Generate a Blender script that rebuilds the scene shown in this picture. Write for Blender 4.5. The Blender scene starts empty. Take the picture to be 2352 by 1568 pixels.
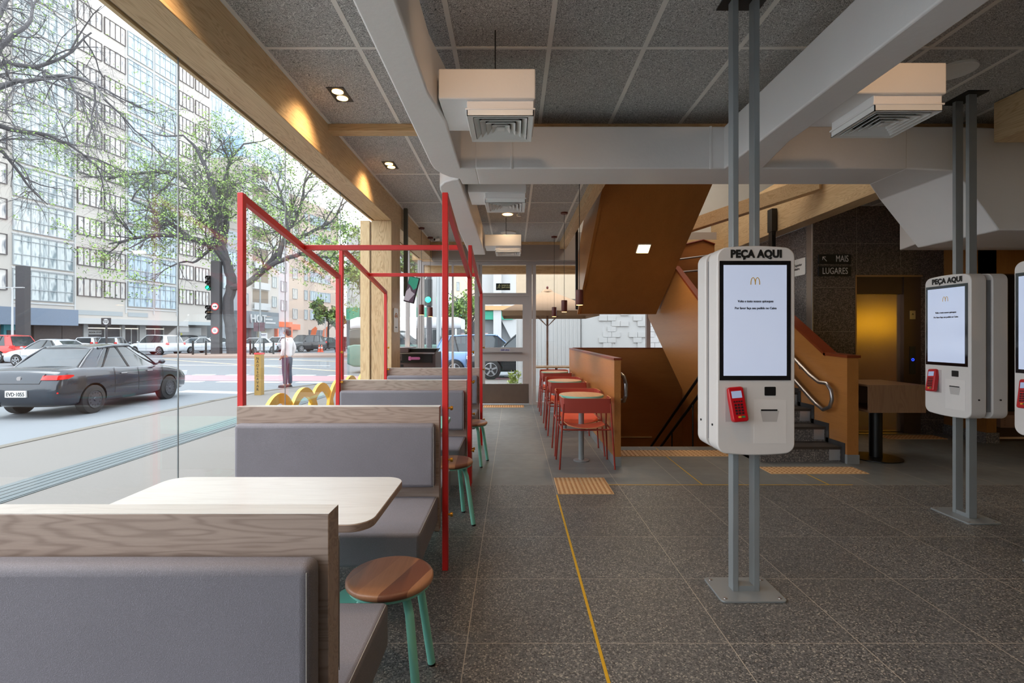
import bpy, math, random
from mathutils import Vector, Matrix
R = math.radians
SC = bpy.context.scene
COL = SC.collection

# ---------------------------------------------------------------- camera, sky, sun, exposure
F, H0 = 1139.0, 1.407                     # focal length in pixels of a 2352 px wide frame, eye height
cam_d = bpy.data.cameras.new('camera')
cam = bpy.data.objects.new('camera', cam_d); COL.objects.link(cam)
cam.location = (0, 0, H0); cam.rotation_euler = (R(90), 0, 0)
cam_d.sensor_width = 36; cam_d.lens = F / 2352 * 36
cam_d.shift_x = -2 / 2352; cam_d.shift_y = -14 / 2352
cam_d.clip_start = 0.05; cam_d.clip_end = 600
SC.camera = cam
SC.view_settings.view_transform = 'Standard'; SC.view_settings.look = 'None'
SC.view_settings.gamma = 1; SC.view_settings.exposure = 0.36
SC.view_settings.use_curve_mapping = False
w = bpy.data.worlds.new('world'); SC.world = w; w.use_nodes = True
nt = w.node_tree; bg = nt.nodes['Background']
tc = nt.nodes.new('ShaderNodeTexCoord'); sx = nt.nodes.new('ShaderNodeSeparateXYZ')
cr = nt.nodes.new('ShaderNodeValToRGB')
nt.links.new(tc.outputs['Generated'], sx.inputs[0]); nt.links.new(sx.outputs['Z'], cr.inputs[0])
cr.color_ramp.elements[0].position = 0.0; cr.color_ramp.elements[0].color = (0.93, 0.96, 1.0, 1)
cr.color_ramp.elements[1].position = 0.9; cr.color_ramp.elements[1].color = (0.80, 0.89, 1.0, 1)
nt.links.new(cr.outputs[0], bg.inputs[0]); bg.inputs[1].default_value = 3.3
sd = bpy.data.lights.new('sun', 'SUN'); sd.energy = 2.3; sd.angle = R(40); sd.color = (1, .95, .88)
sun = bpy.data.objects.new('sun', sd); COL.objects.link(sun); sun.rotation_euler = Vector((.38, .12, -.92)).to_track_quat('-Z', 'Y').to_euler()

def lamp(name, kind, loc, energy, color=(1, .78, .55), rot=(0, 0, 0), size=.1, spot=None, blend=.6, sy=None):
    d = bpy.data.lights.new(name, kind); d.energy = energy; d.color = color
    if kind == 'AREA':
        d.size = size
        if sy: d.shape = 'RECTANGLE'; d.size_y = sy
    else: d.shadow_soft_size = size
    if kind == 'SPOT': d.spot_size = R(spot or 90); d.spot_blend = blend
    o = bpy.data.objects.new(name, d); COL.objects.link(o); o.location = loc; o.rotation_euler = rot
    return o

# ---------------------------------------------------------------- materials
def new_mat(name):
    m = bpy.data.materials.new(name); m.use_nodes = True
    return m, m.node_tree, m.node_tree.nodes['Principled BSDF']
def s2l(c):
    return tuple((v / 12.92 if v <= .04045 else ((v + .055) / 1.055) ** 2.4) for v in c) + (1,)
def N(t, kind, **kw):
    n = t.nodes.new(kind)
    for k, v in kw.items(): setattr(n, k, v)
    return n
def mixc(t, fac, a, b, mode='MIX'):
    n = N(t, 'ShaderNodeMix', data_type='RGBA', blend_type=mode)
    for i, v in ((0, fac), (6, a), (7, b)):
        if hasattr(v, 'is_linked') or isinstance(v, bpy.types.NodeSocket): t.links.new(v, n.inputs[i])
        else: n.inputs[i].default_value = v
    return n.outputs[2]
def mth(t, op, a, b=None):
    n = N(t, 'ShaderNodeMath', operation=op)
    for i, v in ((0, a), (1, b)):
        if v is None: continue
        if isinstance(v, bpy.types.NodeSocket): t.links.new(v, n.inputs[i])
        else: n.inputs[i].default_value = v
    return n.outputs[0]
def noise(t, vec, scale, detail=3, rough=.5, dist=0):
    n = N(t, 'ShaderNodeTexNoise'); n.inputs['Scale'].default_value = scale
    n.inputs['Detail'].default_value = detail; n.inputs['Roughness'].default_value = rough
    n.inputs['Distortion'].default_value = dist
    if vec is not None: t.links.new(vec, n.inputs['Vector'])
    return n.outputs[0]
def ramp(t, fac, stops):
    n = N(t, 'ShaderNodeValToRGB'); t.links.new(fac, n.inputs[0]); e = n.color_ramp.elements
    while len(e) < len(stops): e.new(0.5)
    for i, (p, c) in enumerate(stops):
        e[i].position = p; e[i].color = c if len(c) == 4 else tuple(c) + (1,)
    return n.outputs[0]
def objco(t, scale=(1, 1, 1), rot=(0, 0, 0), world=False):
    m = N(t, 'ShaderNodeMapping'); m.inputs['Scale'].default_value = scale; m.inputs['Rotation'].default_value = rot
    if world: src = N(t, 'ShaderNodeNewGeometry').outputs['Position']
    else: src = N(t, 'ShaderNodeTexCoord').outputs['Object']
    t.links.new(src, m.inputs[0]); return m.outputs[0]
def bump(t, b, h, strength=.2, dist=.01):
    n = N(t, 'ShaderNodeBump'); n.inputs['Strength'].default_value = strength; n.inputs['Distance'].default_value = dist
    t.links.new(h, n.inputs['Height']); t.links.new(n.outputs[0], b.inputs['Normal'])
def plain(name, c, rough=.5, metal=0, var=.06, nscale=8, bmp=0, bscale=60, emit=None, es=0, spec=None, coat=0):
    m, t, b = new_mat(name); c = s2l(c)
    v = objco(t)
    n = noise(t, v, nscale, 3)
    lo = tuple(x * (1 - var) for x in c[:3]) + (1,); hi = tuple(min(1, x * (1 + var)) for x in c[:3]) + (1,)
    t.links.new(mixc(t, n, lo, hi), b.inputs['Base Color'])
    b.inputs['Roughness'].default_value = rough; b.inputs['Metallic'].default_value = metal
    if spec is not None: b.inputs['Specular IOR Level'].default_value = spec
    if coat: b.inputs['Coat Weight'].default_value = coat; b.inputs['Coat Roughness'].default_value = .05
    if bmp: bump(t, b, noise(t, v, bscale, 4), bmp)
    if es: b.inputs['Emission Color'].default_value = s2l(emit or (1, 1, 1)); b.inputs['Emission Strength'].default_value = es
    return m
def wood(name, c1, c2, axis='Y', scale=9, rough=.45, rings=.35, spec=.4, fine=.35):
    m, t, b = new_mat(name); k = .07
    sc = {'X': (k, 1, 1), 'Y': (1, k, 1), 'Z': (1, 1, k)}[axis]
    v = objco(t, sc)
    n1 = noise(t, v, scale, 3, .5, rings * 3)
    wv = N(t, 'ShaderNodeMath', operation='SINE'); t.links.new(mth(t, 'MULTIPLY', n1, 120), wv.inputs[0])
    lines = mth(t, 'MULTIPLY_ADD', wv.outputs[0], .5); lines.node.inputs[2].default_value = .5; lines = mth(t, 'POWER', lines, 2.5)
    n2 = noise(t, objco(t, tuple(x * 1 for x in sc)), scale * 14, 4, .6)
    f = mth(t, 'ADD', mth(t, 'MULTIPLY', lines, rings), mth(t, 'MULTIPLY', n2, fine))
    f = mth(t, 'ADD', f, mth(t, 'MULTIPLY', n1, 1 - rings - fine))
    t.links.new(mixc(t, f, s2l(c1), s2l(c2)), b.inputs['Base Color'])
    b.inputs['Roughness'].default_value = rough; b.inputs['Specular IOR Level'].default_value = spec
    bump(t, b, n2, .06)
    return m
def glass(name, tint=(1, 1, 1), refl=1.0):
    m = bpy.data.materials.new(name); m.use_nodes = True; t = m.node_tree; t.nodes.clear()
    o = N(t, 'ShaderNodeOutputMaterial'); tr = N(t, 'ShaderNodeBsdfTransparent'); gl = N(t, 'ShaderNodeBsdfGlossy')
    tr.inputs[0].default_value = tint + (1,); gl.inputs['Roughness'].default_value = .01
    ge = N(t, 'ShaderNodeNewGeometry'); vm = N(t, 'ShaderNodeVectorMath', operation='DOT_PRODUCT')
    t.links.new(ge.outputs['Incoming'], vm.inputs[0]); t.links.new(ge.outputs['Normal'], vm.inputs[1])
    q = mth(t, 'POWER', mth(t, 'SUBTRACT', 1.0, mth(t, 'ABSOLUTE', vm.outputs['Value'])), 5)
    mx = N(t, 'ShaderNodeMixShader')
    f = mth(t, 'MULTIPLY', mth(t, 'ADD', mth(t, 'MULTIPLY', q, .96), .035), refl)
    t.links.new(f, mx.inputs[0]); t.links.new(tr.outputs[0], mx.inputs[1]); t.links.new(gl.outputs[0], mx.inputs[2])
    t.links.new(mx.outputs[0], o.inputs[0]); return m

M = {}
M['pine'] = wood('pine_wood', (.90, .80, .63), (.68, .53, .36), 'Y', 8, .5, .35, .4, .25)
M['pine_x'] = wood('pine_wood_across', (.88, .76, .58), (.66, .51, .35), 'X', 8, .5, .42, .4, .25)
M['pine_z'] = wood('pine_wood_upright', (.90, .80, .63), (.66, .52, .36), 'Z', 8, .5, .42, .4, .25)
M['veneer_y'] = wood('brown_veneer', (.72, .49, .26), (.58, .36, .17), 'Y', 7, .35, .12, .5)
M['veneer_x'] = wood('brown_veneer_across', (.68, .44, .23), (.55, .34, .16), 'X', 7, .35, .12, .5)
M['veneer_z'] = wood('brown_veneer_upright', (.62, .42, .22), (.46, .29, .13), 'Z', 7, .4, .2, .4)
M['cap'] = wood('red_brown_cap', (.52, .24, .12), (.40, .16, .08), 'Y', 7, .3, .1)
M['laminate'] = wood('grey_oak_laminate', (.74, .66, .61), (.47, .39, .35), 'X', 8, .38, .3, .45, .3)
M['tabletop'] = wood('white_oak_laminate', (.84, .84, .835), (.70, .69, .68), 'X', 8, .3, .2, .5)
M['box_wood'] = wood('warm_oak_laminate', (.60, .46, .35), (.46, .33, .25), 'Z', 8, .45, .25)
M['walnut'] = None
M['red'] = plain('red_paint', (.80, .13, .12), .38, 0, .04)
M['brick_red'] = plain('brick_red_paint', (.60, .20, .15), .45, 0, .04)
M['ply_red'] = plain('brick_red_ply', (.63, .24, .19), .5, 0, .05)
M['ply_orange'] = plain('orange_red_ply', (.86, .36, .24), .5, 0, .05)
M['ply_edge'] = plain('plywood_edge', (.80, .58, .40), .55)
M['mint'] = plain('mint_paint', (.54, .85, .78), .4, 0, .04)
M['brass'] = plain('brass', (.85, .62, .25), .3, .9, .05)
M['steel'] = plain('brushed_steel', (.62, .60, .60), .32, .9, .1)
M['grey_paint'] = plain('grey_paint', (.58, .60, .61), .35, .3, .05)
M['dark_steel'] = plain('dark_steel', (.20, .20, .20), .4, .5, .08)
M['black'] = plain('black_plastic', (.06, .06, .065), .4, 0, .08)
M['frame_grey'] = plain('taupe_aluminium', (.70, .67, .66), .45, .2, .04)
M['duct'] = plain('painted_duct', (.93, .92, .915), .5, 0, .03, 3, .15, 25)
M['white'] = plain('white_paint', (.92, .92, .91), .4, 0, .02)
M['kiosk'] = plain('kiosk_white_shell', (.85, .83, .82), .38, 0, .02)
M['silver'] = plain('silver', (.78, .78, .79), .3, .7, .04)
M['header'] = plain('taupe_wall_paint', (.62, .58, .55), .7, 0, .04)
M['plaster'] = plain('white_plaster', (.80, .79, .77), .8, 0, .04)
M['glass'] = glass('clear_glass', (.97, .985, .98), 1.0)
M['pend'] = plain('maroon_metal', (.40, .18, .15), .45, 0, .06)
M['lamp_warm'] = plain('warm_lamp', (1, .85, .6), .5, emit=(1, .75, .42), es=9)
M['lamp_white'] = plain('white_led', (1, .95, .85), .5, emit=(1, .86, .62), es=7)

# ---------------------------------------------------------------- mesh builder
class MB:
    def __init__(s): s.v = []; s.f = []
    def add(s, vs, fs):
        n = len(s.v); s.v += [tuple(v) for v in vs]; s.f += [tuple(i + n for i in f) for f in fs]; return s
    def box(s, x0, x1, y0, y1, z0, z1):
        if x0 > x1: x0, x1 = x1, x0
        if y0 > y1: y0, y1 = y1, y0
        if z0 > z1: z0, z1 = z1, z0
        return s.add([(x0, y0, z0), (x1, y0, z0), (x1, y1, z0), (x0, y1, z0), (x0, y0, z1), (x1, y0, z1), (x1, y1, z1), (x0, y1, z1)],
                     [(0, 3, 2, 1), (4, 5, 6, 7), (0, 1, 5, 4), (1, 2, 6, 5), (2, 3, 7, 6), (3, 0, 4, 7)])
    def bar(s, p0, p1, w, h, up=(0, 0, 1)):
        p0 = Vector(p0); p1 = Vector(p1); d = (p1 - p0).normalized(); u = Vector(up)
        if abs(d.dot(u)) > .98: u = Vector((0, 1, 0))
        a = d.cross(u).normalized() * w / 2; b = a.cross(d).normalized() * h / 2
        vs = [p + sa * a + sb * b for p in (p0, p1) for sa, sb in ((-1, -1), (1, -1), (1, 1), (-1, 1))]
        return s.add(vs, [(0, 1, 2, 3), (7, 6, 5, 4), (0, 4, 5, 1), (1, 5, 6, 2), (2, 6, 7, 3), (3, 7, 4, 0)])
    def prism(s, poly, axis, a0, a1):
        n = len(poly)
        def P(p, a): return {'X': (a, p[0], p[1]), 'Y': (p[0], a, p[1]), 'Z': (p[0], p[1], a)}[axis]
        vs = [P(p, a0) for p in poly] + [P(p, a1) for p in poly]
        fs = [tuple(range(n)), tuple(range(2 * n - 1, n - 1, -1))] + [(i, i + n, (i + 1) % n + n, (i + 1) % n) for i in range(n)]
        return s.add(vs, fs)
    def loft(s, rings, cap=True, closed=True):
        n = len(rings[0]); vs = [p for r in rings for p in r]; fs = []
        m = n if closed else n - 1
        for k in range(len(rings) - 1):
            for i in range(m):
                a = k * n + i; b = k * n + (i + 1) % n
                fs.append((a, b, b + n, a + n))
        if cap and closed:
            fs.append(tuple(range(n - 1, -1, -1))); q = (len(rings) - 1) * n; fs.append(tuple(range(q, q + n)))
        return s.add(vs, fs)
    def tube(s, pts, r, n=10, cap=True):
        pts = [Vector(p) for p in pts]; rings = []
        rr = r if isinstance(r, (list, tuple)) else [r] * len(pts)
        t0 = (pts[1] - pts[0]).normalized()
        a = t0.orthogonal().normalized()
        for i, p in enumerate(pts):
            if i == 0: t = t0
            elif i == len(pts) - 1: t = (pts[-1] - pts[-2]).normalized()
            else:
                t = ((pts[i] - pts[i - 1]).normalized() + (pts[i + 1] - pts[i]).normalized())
                t = t.normalized() if t.length > 1e-6 else t0
            a = (a - t * a.dot(t)).normalized(); b = t.cross(a)
            rings.append([p + rr[i] * (math.cos(2 * math.pi * k / n) * a + math.sin(2 * math.pi * k / n) * b) for k in range(n)])
        return s.loft(rings, cap)
    def lathe(s, c, prof, n=32, sx=1, sy=1):
        rings = [[(c[0] + r * sx * math.cos(2 * math.pi * k / n), c[1] + r * sy * math.sin(2 * math.pi * k / n), c[2] + z) for k in range(n)] for r, z in prof]
        return s.loft(rings, True)
    def ell(s, c, rx, ry, rz, n=14, m=9):
        pr = []
        rings = []
        for j in range(m + 1):
            a = -math.pi / 2 + math.pi * j / m; cr_ = max(.02, math.cos(a)); 
            rings.append([(c[0] + rx * cr_ * math.cos(2 * math.pi * k / n), c[1] + ry * cr_ * math.sin(2 * math.pi * k / n), c[2] + rz * math.sin(a)) for k in range(n)])
        return s.loft(rings, True)
    def xf(s, mat, start=0):
        s.v = s.v[:start] + [tuple(mat @ Vector(v)) for v in s.v[start:]]; return s
    def build(s, name, mat, parent=None, bevel=0, seg=2, smooth=False, sub=0, off=None, angle=40, base=True):
        vs = s.v
        loc = Vector((0, 0, 0))
        if parent is None and base and vs:
            xs = [v[0] for v in vs]; ys = [v[1] for v in vs]; zs = [v[2] for v in vs]
            loc = Vector(((min(xs) + max(xs)) / 2, (min(ys) + max(ys)) / 2, min(zs)))
        if off is not None: loc = Vector(off)
        vs = [(v[0] - loc[0], v[1] - loc[1], v[2] - loc[2]) for v in vs]
        me = bpy.data.meshes.new(name); me.from_pydata(vs, [], s.f); me.validate()
        import bmesh
        bm = bmesh.new(); bm.from_mesh(me); bmesh.ops.recalc_face_normals(bm, faces=bm.faces[:]); bm.to_mesh(me); bm.free()
        if mat: me.materials.append(M[mat] if isinstance(mat, str) else mat)
        o = bpy.data.objects.new(name, me); COL.objects.link(o)
        if parent is None: o.location = loc
        else: o.parent = parent
        if bevel:
            b = o.modifiers.new('bevel', 'BEVEL'); b.width = bevel; b.segments = seg; b.limit_method = 'ANGLE'; b.angle_limit = R(40)
            b.harden_normals = False; smooth = True; angle = 50
        if sub:
            b = o.modifiers.new('subdivision', 'SUBSURF'); b.levels = sub; b.render_levels = sub; smooth = True
        if smooth:
            me.shade_smooth()
            if not sub: me.set_sharp_from_angle(angle=R(angle))
        return o
def rrect(x0, x1, y0, y1, r, n=5):
    pts = []
    for cx, cy, a0 in ((x1 - r, y1 - r, 0), (x0 + r, y1 - r, 90), (x0 + r, y0 + r, 180), (x1 - r, y0 + r, 270)):
        for k in range(n + 1):
            a = R(a0 + 90 * k / n); pts.append((cx + r * math.cos(a), cy + r * math.sin(a)))
    return pts
def tag(o, label=None, cat=None, group=None, kind=None):
    if label: o['label'] = label
    if cat: o['category'] = cat
    if group: o['group'] = group
    if kind: o['kind'] = kind
    return o
def thing(name, label, cat, loc=(0, 0, 0), rz=0, group=None):
    o = bpy.data.objects.new(name, None); COL.objects.link(o); o.empty_display_size = .1
    o.location = loc; o.rotation_euler = (0, 0, rz); return tag(o, label, cat, group)
def struct(o, label, cat='building part'): return tag(o, label, cat, None, 'structure')
def dup(o, parent=None, loc=None, rz=None, label=None, group=None, scale=None):
    c = o.copy(); COL.objects.link(c); c.parent = parent
    if loc is not None: c.location = loc
    if rz is not None: c.rotation_euler = (0, 0, rz)
    if scale is not None: c.scale = scale
    if label: c['label'] = label
    if group: c['group'] = group
    for ch in KIDS(o): dup(ch, c)
    return c
def KIDS(o): return [x for x in COL.objects if x.parent == o]
def text_mesh(body, size, mat, parent=None, bold=0.0, ext=.001, align='CENTER', xf=None, space=1.0, name='lettering', sx=1.0, off=None, shear=0, lab=None):
    cu = bpy.data.curves.new('t', 'FONT'); cu.body = body; cu.size = size; cu.extrude = ext; cu.offset = bold
    cu.align_x = align; cu.align_y = 'CENTER'; cu.shear = shear; cu.space_character = space; cu.resolution_u = 3
    o = bpy.data.objects.new('t', cu); COL.objects.link(o)
    dg = bpy.context.evaluated_depsgraph_get(); me = bpy.data.meshes.new_from_object(o.evaluated_get(dg))
    COL.objects.unlink(o); bpy.data.objects.remove(o)
    me.transform(Matrix.Diagonal((sx, 1, 1, 1)))
    if xf is not None: me.transform(xf)
    if off is not None: me.transform(Matrix.Translation(-Vector(off)))
    me.name = name; me.materials.clear(); me.materials.append(M[mat] if isinstance(mat, str) else mat)
    r = bpy.data.objects.new(name, me); COL.objects.link(r); r.parent = parent
    return r
def TX(loc, rot): return Matrix.Translation(loc) @ Matrix.Rotation(rot[2], 4, 'Z') @ Matrix.Rotation(rot[1], 4, 'Y') @ Matrix.Rotation(rot[0], 4, 'X')
def at(px, py, Y): return Vector(((px - 1178) * Y / F, Y, H0 - (py - 770) * Y / F))
def ground(px, py, h=1.657): Y = h * F / (py - 770); return Vector(((px - 1178) * Y / F, Y, H0 - h))
# ================================================================ SETTING
XG, XB, YB, ZC, ZB = -1.897, -1.615, 10.14, 3.257, 2.935   # window plane, beam face, far storefront, ceiling, beam underside
X1, Y0 = 8.6, -3.6
# floor material: speckled granite squares near, smooth grey stone beyond
m, t, b = new_mat('stone_floor')
pos = N(t, 'ShaderNodeNewGeometry').outputs['Position']; sp = N(t, 'ShaderNodeSeparateXYZ'); t.links.new(pos, sp.inputs[0])
def line(axis, off, w):
    q = mth(t, 'FRACT', mth(t, 'DIVIDE', mth(t, 'ADD', sp.outputs[axis], 60 - off), .6))
    return mth(t, 'LESS_THAN', q, w / .6)
vo = N(t, 'ShaderNodeTexVoronoi'); vo.inputs['Scale'].default_value = 165; t.links.new(pos, vo.inputs['Vector'])
hs = N(t, 'ShaderNodeSeparateColor'); t.links.new(vo.outputs['Color'], hs.inputs[0])
gran = ramp(t, hs.outputs[0], [(0, s2l((.20, .20, .21))), (.3, s2l((.37, .37, .375))), (.7, s2l((.47, .465, .46))), (.88, s2l((.58, .57, .56))), (1, s2l((.80, .77, .71)))])
gran = mixc(t, mth(t, 'MULTIPLY', noise(t, pos, 1.6, 3), .5), gran, s2l((.33, .325, .32)))
smo = mixc(t, noise(t, pos, 2.5, 5, .65), s2l((.42, .43, .43)), s2l((.54, .55, .545)))
far = mth(t, 'GREATER_THAN', sp.outputs[1], 4.669)
base = mixc(t, far, gran, smo)
br = N(t, 'ShaderNodeTexWhiteNoise', noise_dimensions='2D')
cv = N(t, 'ShaderNodeCombineXYZ')
t.links.new(mth(t, 'FLOOR', mth(t, 'DIVIDE', mth(t, 'ADD', sp.outputs[0], 60 - .387), .6)), cv.inputs[0])
t.links.new(mth(t, 'FLOOR', mth(t, 'DIVIDE', mth(t, 'ADD', sp.outputs[1], 60 - 2.266), .6)), cv.inputs[1])
t.links.new(cv.outputs[0], br.inputs['Vector'])
base = mixc(t, mth(t, 'MULTIPLY', br.outputs['Value'], .16), base, (0.03, 0.03, 0.03, 1))
gx = line(0, .387, .0045); gy = line(1, 2.266, .0035)
g = mth(t, 'MAXIMUM', gx, gy)
col = mixc(t, g, base, s2l((.70, .66, .61)))
t.links.new(col, b.inputs['Base Color'])
b.inputs['Roughness'].default_value = .42
t.links.new(mth(t, 'ADD', mth(t, 'MULTIPLY', noise(t, pos, 9, 3), .2), .36), b.inputs['Roughness'])
bump(t, b, hs.outputs[1], .02)
M['floor'] = m
fl = MB()
HX0, HX1, HY0, HY1 = 1.163, 3.3, 6.28, 9.66       # stair hole
fl.box(XG - .15, X1, Y0, HY0, -.14, 0); fl.box(XG - .15, HX0, HY0, YB + .12, -.14, 0); fl.box(HX1, X1, HY0, YB + .12, -.14, 0); fl.box(HX0, HX1, HY1, YB + .12, -.14, 0)
struct(fl.build('floor', 'floor'), 'grey stone tile floor, speckled granite near and smooth stone further back', 'floor')
# ceiling of wood-wool panels
m, t, b = new_mat('wood_wool_panel')
v = objco(t, world=True)
n1 = noise(t, v, 42, 3, .75, 4.5); n2 = noise(t, v, 1.3, 3)
c = ramp(t, n1, [(.40, s2l((.38, .38, .385))), (.5, s2l((.74, .74, .74))), (.60, s2l((.97, .97, .96)))])
c = mixc(t, mth(t, 'MULTIPLY', n2, .35), c, s2l((.60, .59, .585)))
t.links.new(c, b.inputs['Base Color']); b.inputs['Roughness'].default_value = .95; bump(t, b, n1, .5)
M['ceiling'] = m
VX0, VX1, VY0 = 1.05, 4.02, 5.2                    # void above the stairs
ce = MB(); ce.box(XB, X1, Y0, VY0, ZC, ZC + .12).box(XB, VX0, VY0, YB + .1, ZC, ZC + .12).box(VX1 + .26, X1, VY0, YB, ZC, ZC + .12)
struct(ce.build('ceiling', 'ceiling'), 'grey wood-wool panel ceiling with thin metal grid', 'ceiling')
tb = MB()
for k in range(-1, 12):
    x = -.99 + .612 * k
    ymax = YB - .2 if (x < VX0 or x > VX1 + .3) else VY0
    tb.box(x - .015, x + .015, Y0, 4.33 if x < 8 else 4.4, ZC - .004, ZC + .002)
    if ymax > 4.5: tb.box(x - .015, x + .015, 4.46, ymax, ZC - .004, ZC + .002)
for y in (-2.9, -1.68, -.46, .75, 1.97, 3.19, 5.68, 6.9, 8.12):
    xm = VX0 if y > VY0 else X1
    tb.box(XB, xm, y - .012, y + .012, ZC - .0045, ZC + .002)
M['tbar'] = plain('grid_bar_paint', (.90, .89, .87), .5)
struct(tb.build('trim_1', 'tbar'), 'thin pale metal grid bars between the ceiling panels', 'ceiling trim')
struct(MB().box(XB, .95, 4.335, 4.455, ZC - .06, ZC + .01).box(.95, 6, 4.335, 4.455, ZC - .06, ZC + .01).build('trim_2', 'pine_x'), 'narrow pine batten running across the ceiling panels', 'ceiling trim')
# window wall beams and column
bm_ = MB().box(-1.84, XB, Y0, YB - .15, ZB, ZC + .1)
tag(bm_.build('window_beam', 'pine', bevel=.004, seg=1), 'long pale pine beam over the street window', 'beam')
struct(MB().box(-1.895, -1.84, Y0, YB, ZB + .045, ZC + .1).build('trim_3', plain('beige_strip', (.62, .55, .46), .6)), 'brownish recessed strip between the pine beam and the window glass', 'window trim')
struct(MB().box(-1.935, -1.91, Y0, 13, ZB + .035, ZC + .3).build('trim_4', 'pine'), 'outer timber edge above the street window', 'trim')
colm = thing('timber_column', 'square pale pine column in the street window, beyond the booths', 'column', (-1.72, 6.85, 0))
MB().box(-1.885, XB, 6.6, 7.1, 0, ZB).build('column_core', 'pine_z', colm, off=(-1.72, 6.85, 0), bevel=.004, seg=1)
MB().box(-2.03, -1.91, 6.6, 7.1, -.1, ZB).build('outer_board', 'pine_z', colm, off=(-1.72, 6.85, 0))
# poster on the column
ps = thing('paper_sign', 'small white arched notice on the timber column', 'sign', (XB + .002, 6.83, 1.45))
MB().prism(rrect(-.13, .13, 0, .33, .03), 'X', 0, .006).build('panel', 'white', ps)
M['orange_print'] = plain('orange_print', (.90, .60, .25), .6)
arc = MB()
for k in range(7):
    a0, a1 = R(20 + 20 * k), R(40 + 20 * k)
    for rr in (.05, .08): arc.bar((.008, -rr * math.cos(a0), .18 + rr * math.sin(a0)), (.008, -rr * math.cos(a1), .18 + rr * math.sin(a1)), .003, .012)
arc.build('symbol', 'orange_print', ps)
MB().box(.006, .009, -.05, .05, .06, .075).build('caption', 'black', ps)
# street window panes (each pane separate), glass joints
M['joint'] = plain('silicone_joint', (.45, .47, .48), .3)
ys = [Y0, -2.42, -1.14, .17, 1.49, 2.81, 4.13, 5.45, 6.6]
for i in range(len(ys) - 1):
    w_ = MB().box(XG - .004, XG + .004, ys[i] + .002, ys[i + 1] - .002, -.02, ZB + .07).build('window_%d' % (i + 1), 'glass')
    struct(w_, 'frameless floor-to-ceiling glass pane of the street window, number %d counted from the front' % (i + 1), 'window')
j = MB()
for y in ys[1:-1]: j.box(XG - .0035, XG + .0035, y - .0019, y + .0019, -.02, ZB + .07)
struct(j.build('trim_5', 'joint'), 'thin grey joints between the street window panes', 'window trim')
w_ = MB().box(XG - .006, XG + .006, 7.1, YB - .06, -.02, ZB).build('window_9', 'glass')
struct(w_, 'last glass pane of the street window between the column and the far corner', 'window')
struct(MB().box(XG - .04, XG + .04, 8.9, 8.95, 0, ZB).box(XG - .04, XG + .04, YB - .06, YB + .06, 0, ZB).build('trim_6', 'frame_grey'), 'pale metal mullions by the far corner', 'window trim')
# back of the room (behind the viewpoint) and right wall
struct(MB().box(XG - .1, X1, Y0 - .1, Y0, 0, ZC).build('wall_back', 'plaster'), 'plain wall behind the viewpoint', 'wall')
mb_ = thing('menu_board', 'lit yellow menu board on the far right wall, glowing on the lift doors', 'menu board', (X1 - .056, 2.4, 1.40))
MB().box(-.02, .05, -1.0, 1.0, 0, .6).build('casing', 'black', mb_)
MB().box(-.024, -.02, -.97, .97, .03, .57).build('display', plain('yellow_display', (.9, .75, .15), .5, emit=(1, .80, .12), es=1.8), mb_)
struct(MB().box(X1, X1 + .1, Y0, YB, 0, ZC).build('wall_right', 'veneer_z'), 'brown panelled wall on the far right', 'wall')
# header over the far storefront
struct(MB().box(XB, 4.3, 9.86, YB + .14, ZB - .03, ZC + .2).build('trim_7', 'header'), 'taupe bulkhead above the entrance door', 'bulkhead')
struct(MB().box(XB, VX0 - .1, 9.80, 9.86, ZC - .05, ZC).build('trim_8', 'pine_x'), 'thin pine strip along the top of the bulkhead', 'trim')
# outside soffit of pine beyond the storefront
struct(MB().box(-2.1, 4.4, YB + .2, 11.5, 2.98, 3.1).box(-2.1, 4.4, 11.35, 11.5, 2.82, 3.0).build('trim_9', 'pine_x'), 'pine soffit outside above the entrance', 'soffit')

# far storefront: panes, frame, entrance door
ZF = ZB - .03
sf = MB()
def fr(x0, x1, z0, z1, y0=YB - .05, y1=YB + .05): sf.box(x0, x1, y0, y1, z0, z1)
fr(XG, XG + .08, 0, ZF); fr(-.78, -.69, 0, ZF); fr(.33, .39, 0, ZF); fr(.40, .47, 0, ZF); fr(XG - .01, 4.31, ZF - .061, ZF + .001, YB - .053, YB + .053); fr(XG, -.74, 0, .06)
fr(.47, 4.3, 0, .05); fr(2.72, 2.80, 0, ZF)
fr(-.70, .34, 2.20, 2.27, YB - .052, YB + .052)
struct(sf.build('trim_10', 'frame_grey'), 'taupe metal frame of the far storefront', 'window trim')
for nme, x0, x1, lab in (('window_10', XG + .08, -1.25, 'corner'), ('window_11', -1.21, -.78, 'middle'), ('window_12', .47, 2.72, 'wide')):
    struct(MB().box(x0, x1, YB - .006, YB + .006, .05, ZF - .06).build(nme, 'glass'), '%s glass pane of the far storefront' % lab, 'window')
struct(MB().box(-1.25, -1.21, YB - .03, YB + .03, 0, ZF - .06).build('trim_11', 'frame_grey'), 'slim pale mullion left of the entrance door', 'window trim')
dr = tag(thing('door_1', 'taupe metal entrance door with glass panes and a brown kick plate', 'door', (-.18, YB, 0)), kind='structure'); DO = (-.18, YB, 0)
d = MB(); dx0, dx1 = -.69, .33
d.box(dx0, dx0 + .12, YB - .03, YB + .03, .02, 2.2); d.box(dx1 - .13, dx1, YB - .03, YB + .03, .02, 2.2)
xa, xb = dx0 + .12, dx1 - .13
d.box(xa, xb, YB - .029, YB + .029, 2.04, 2.199); d.box(xa, xb, YB - .029, YB + .029, .88, 1.16); d.box(xa, xb, YB - .029, YB + .029, .021, .42)
d.build('door_frame', 'frame_grey', dr, off=DO)
g_ = MB().box(dx0 + .12, dx1 - .13, YB - .005, YB + .005, 1.16, 2.04).build('upper_pane', 'glass', dr, off=DO)
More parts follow.
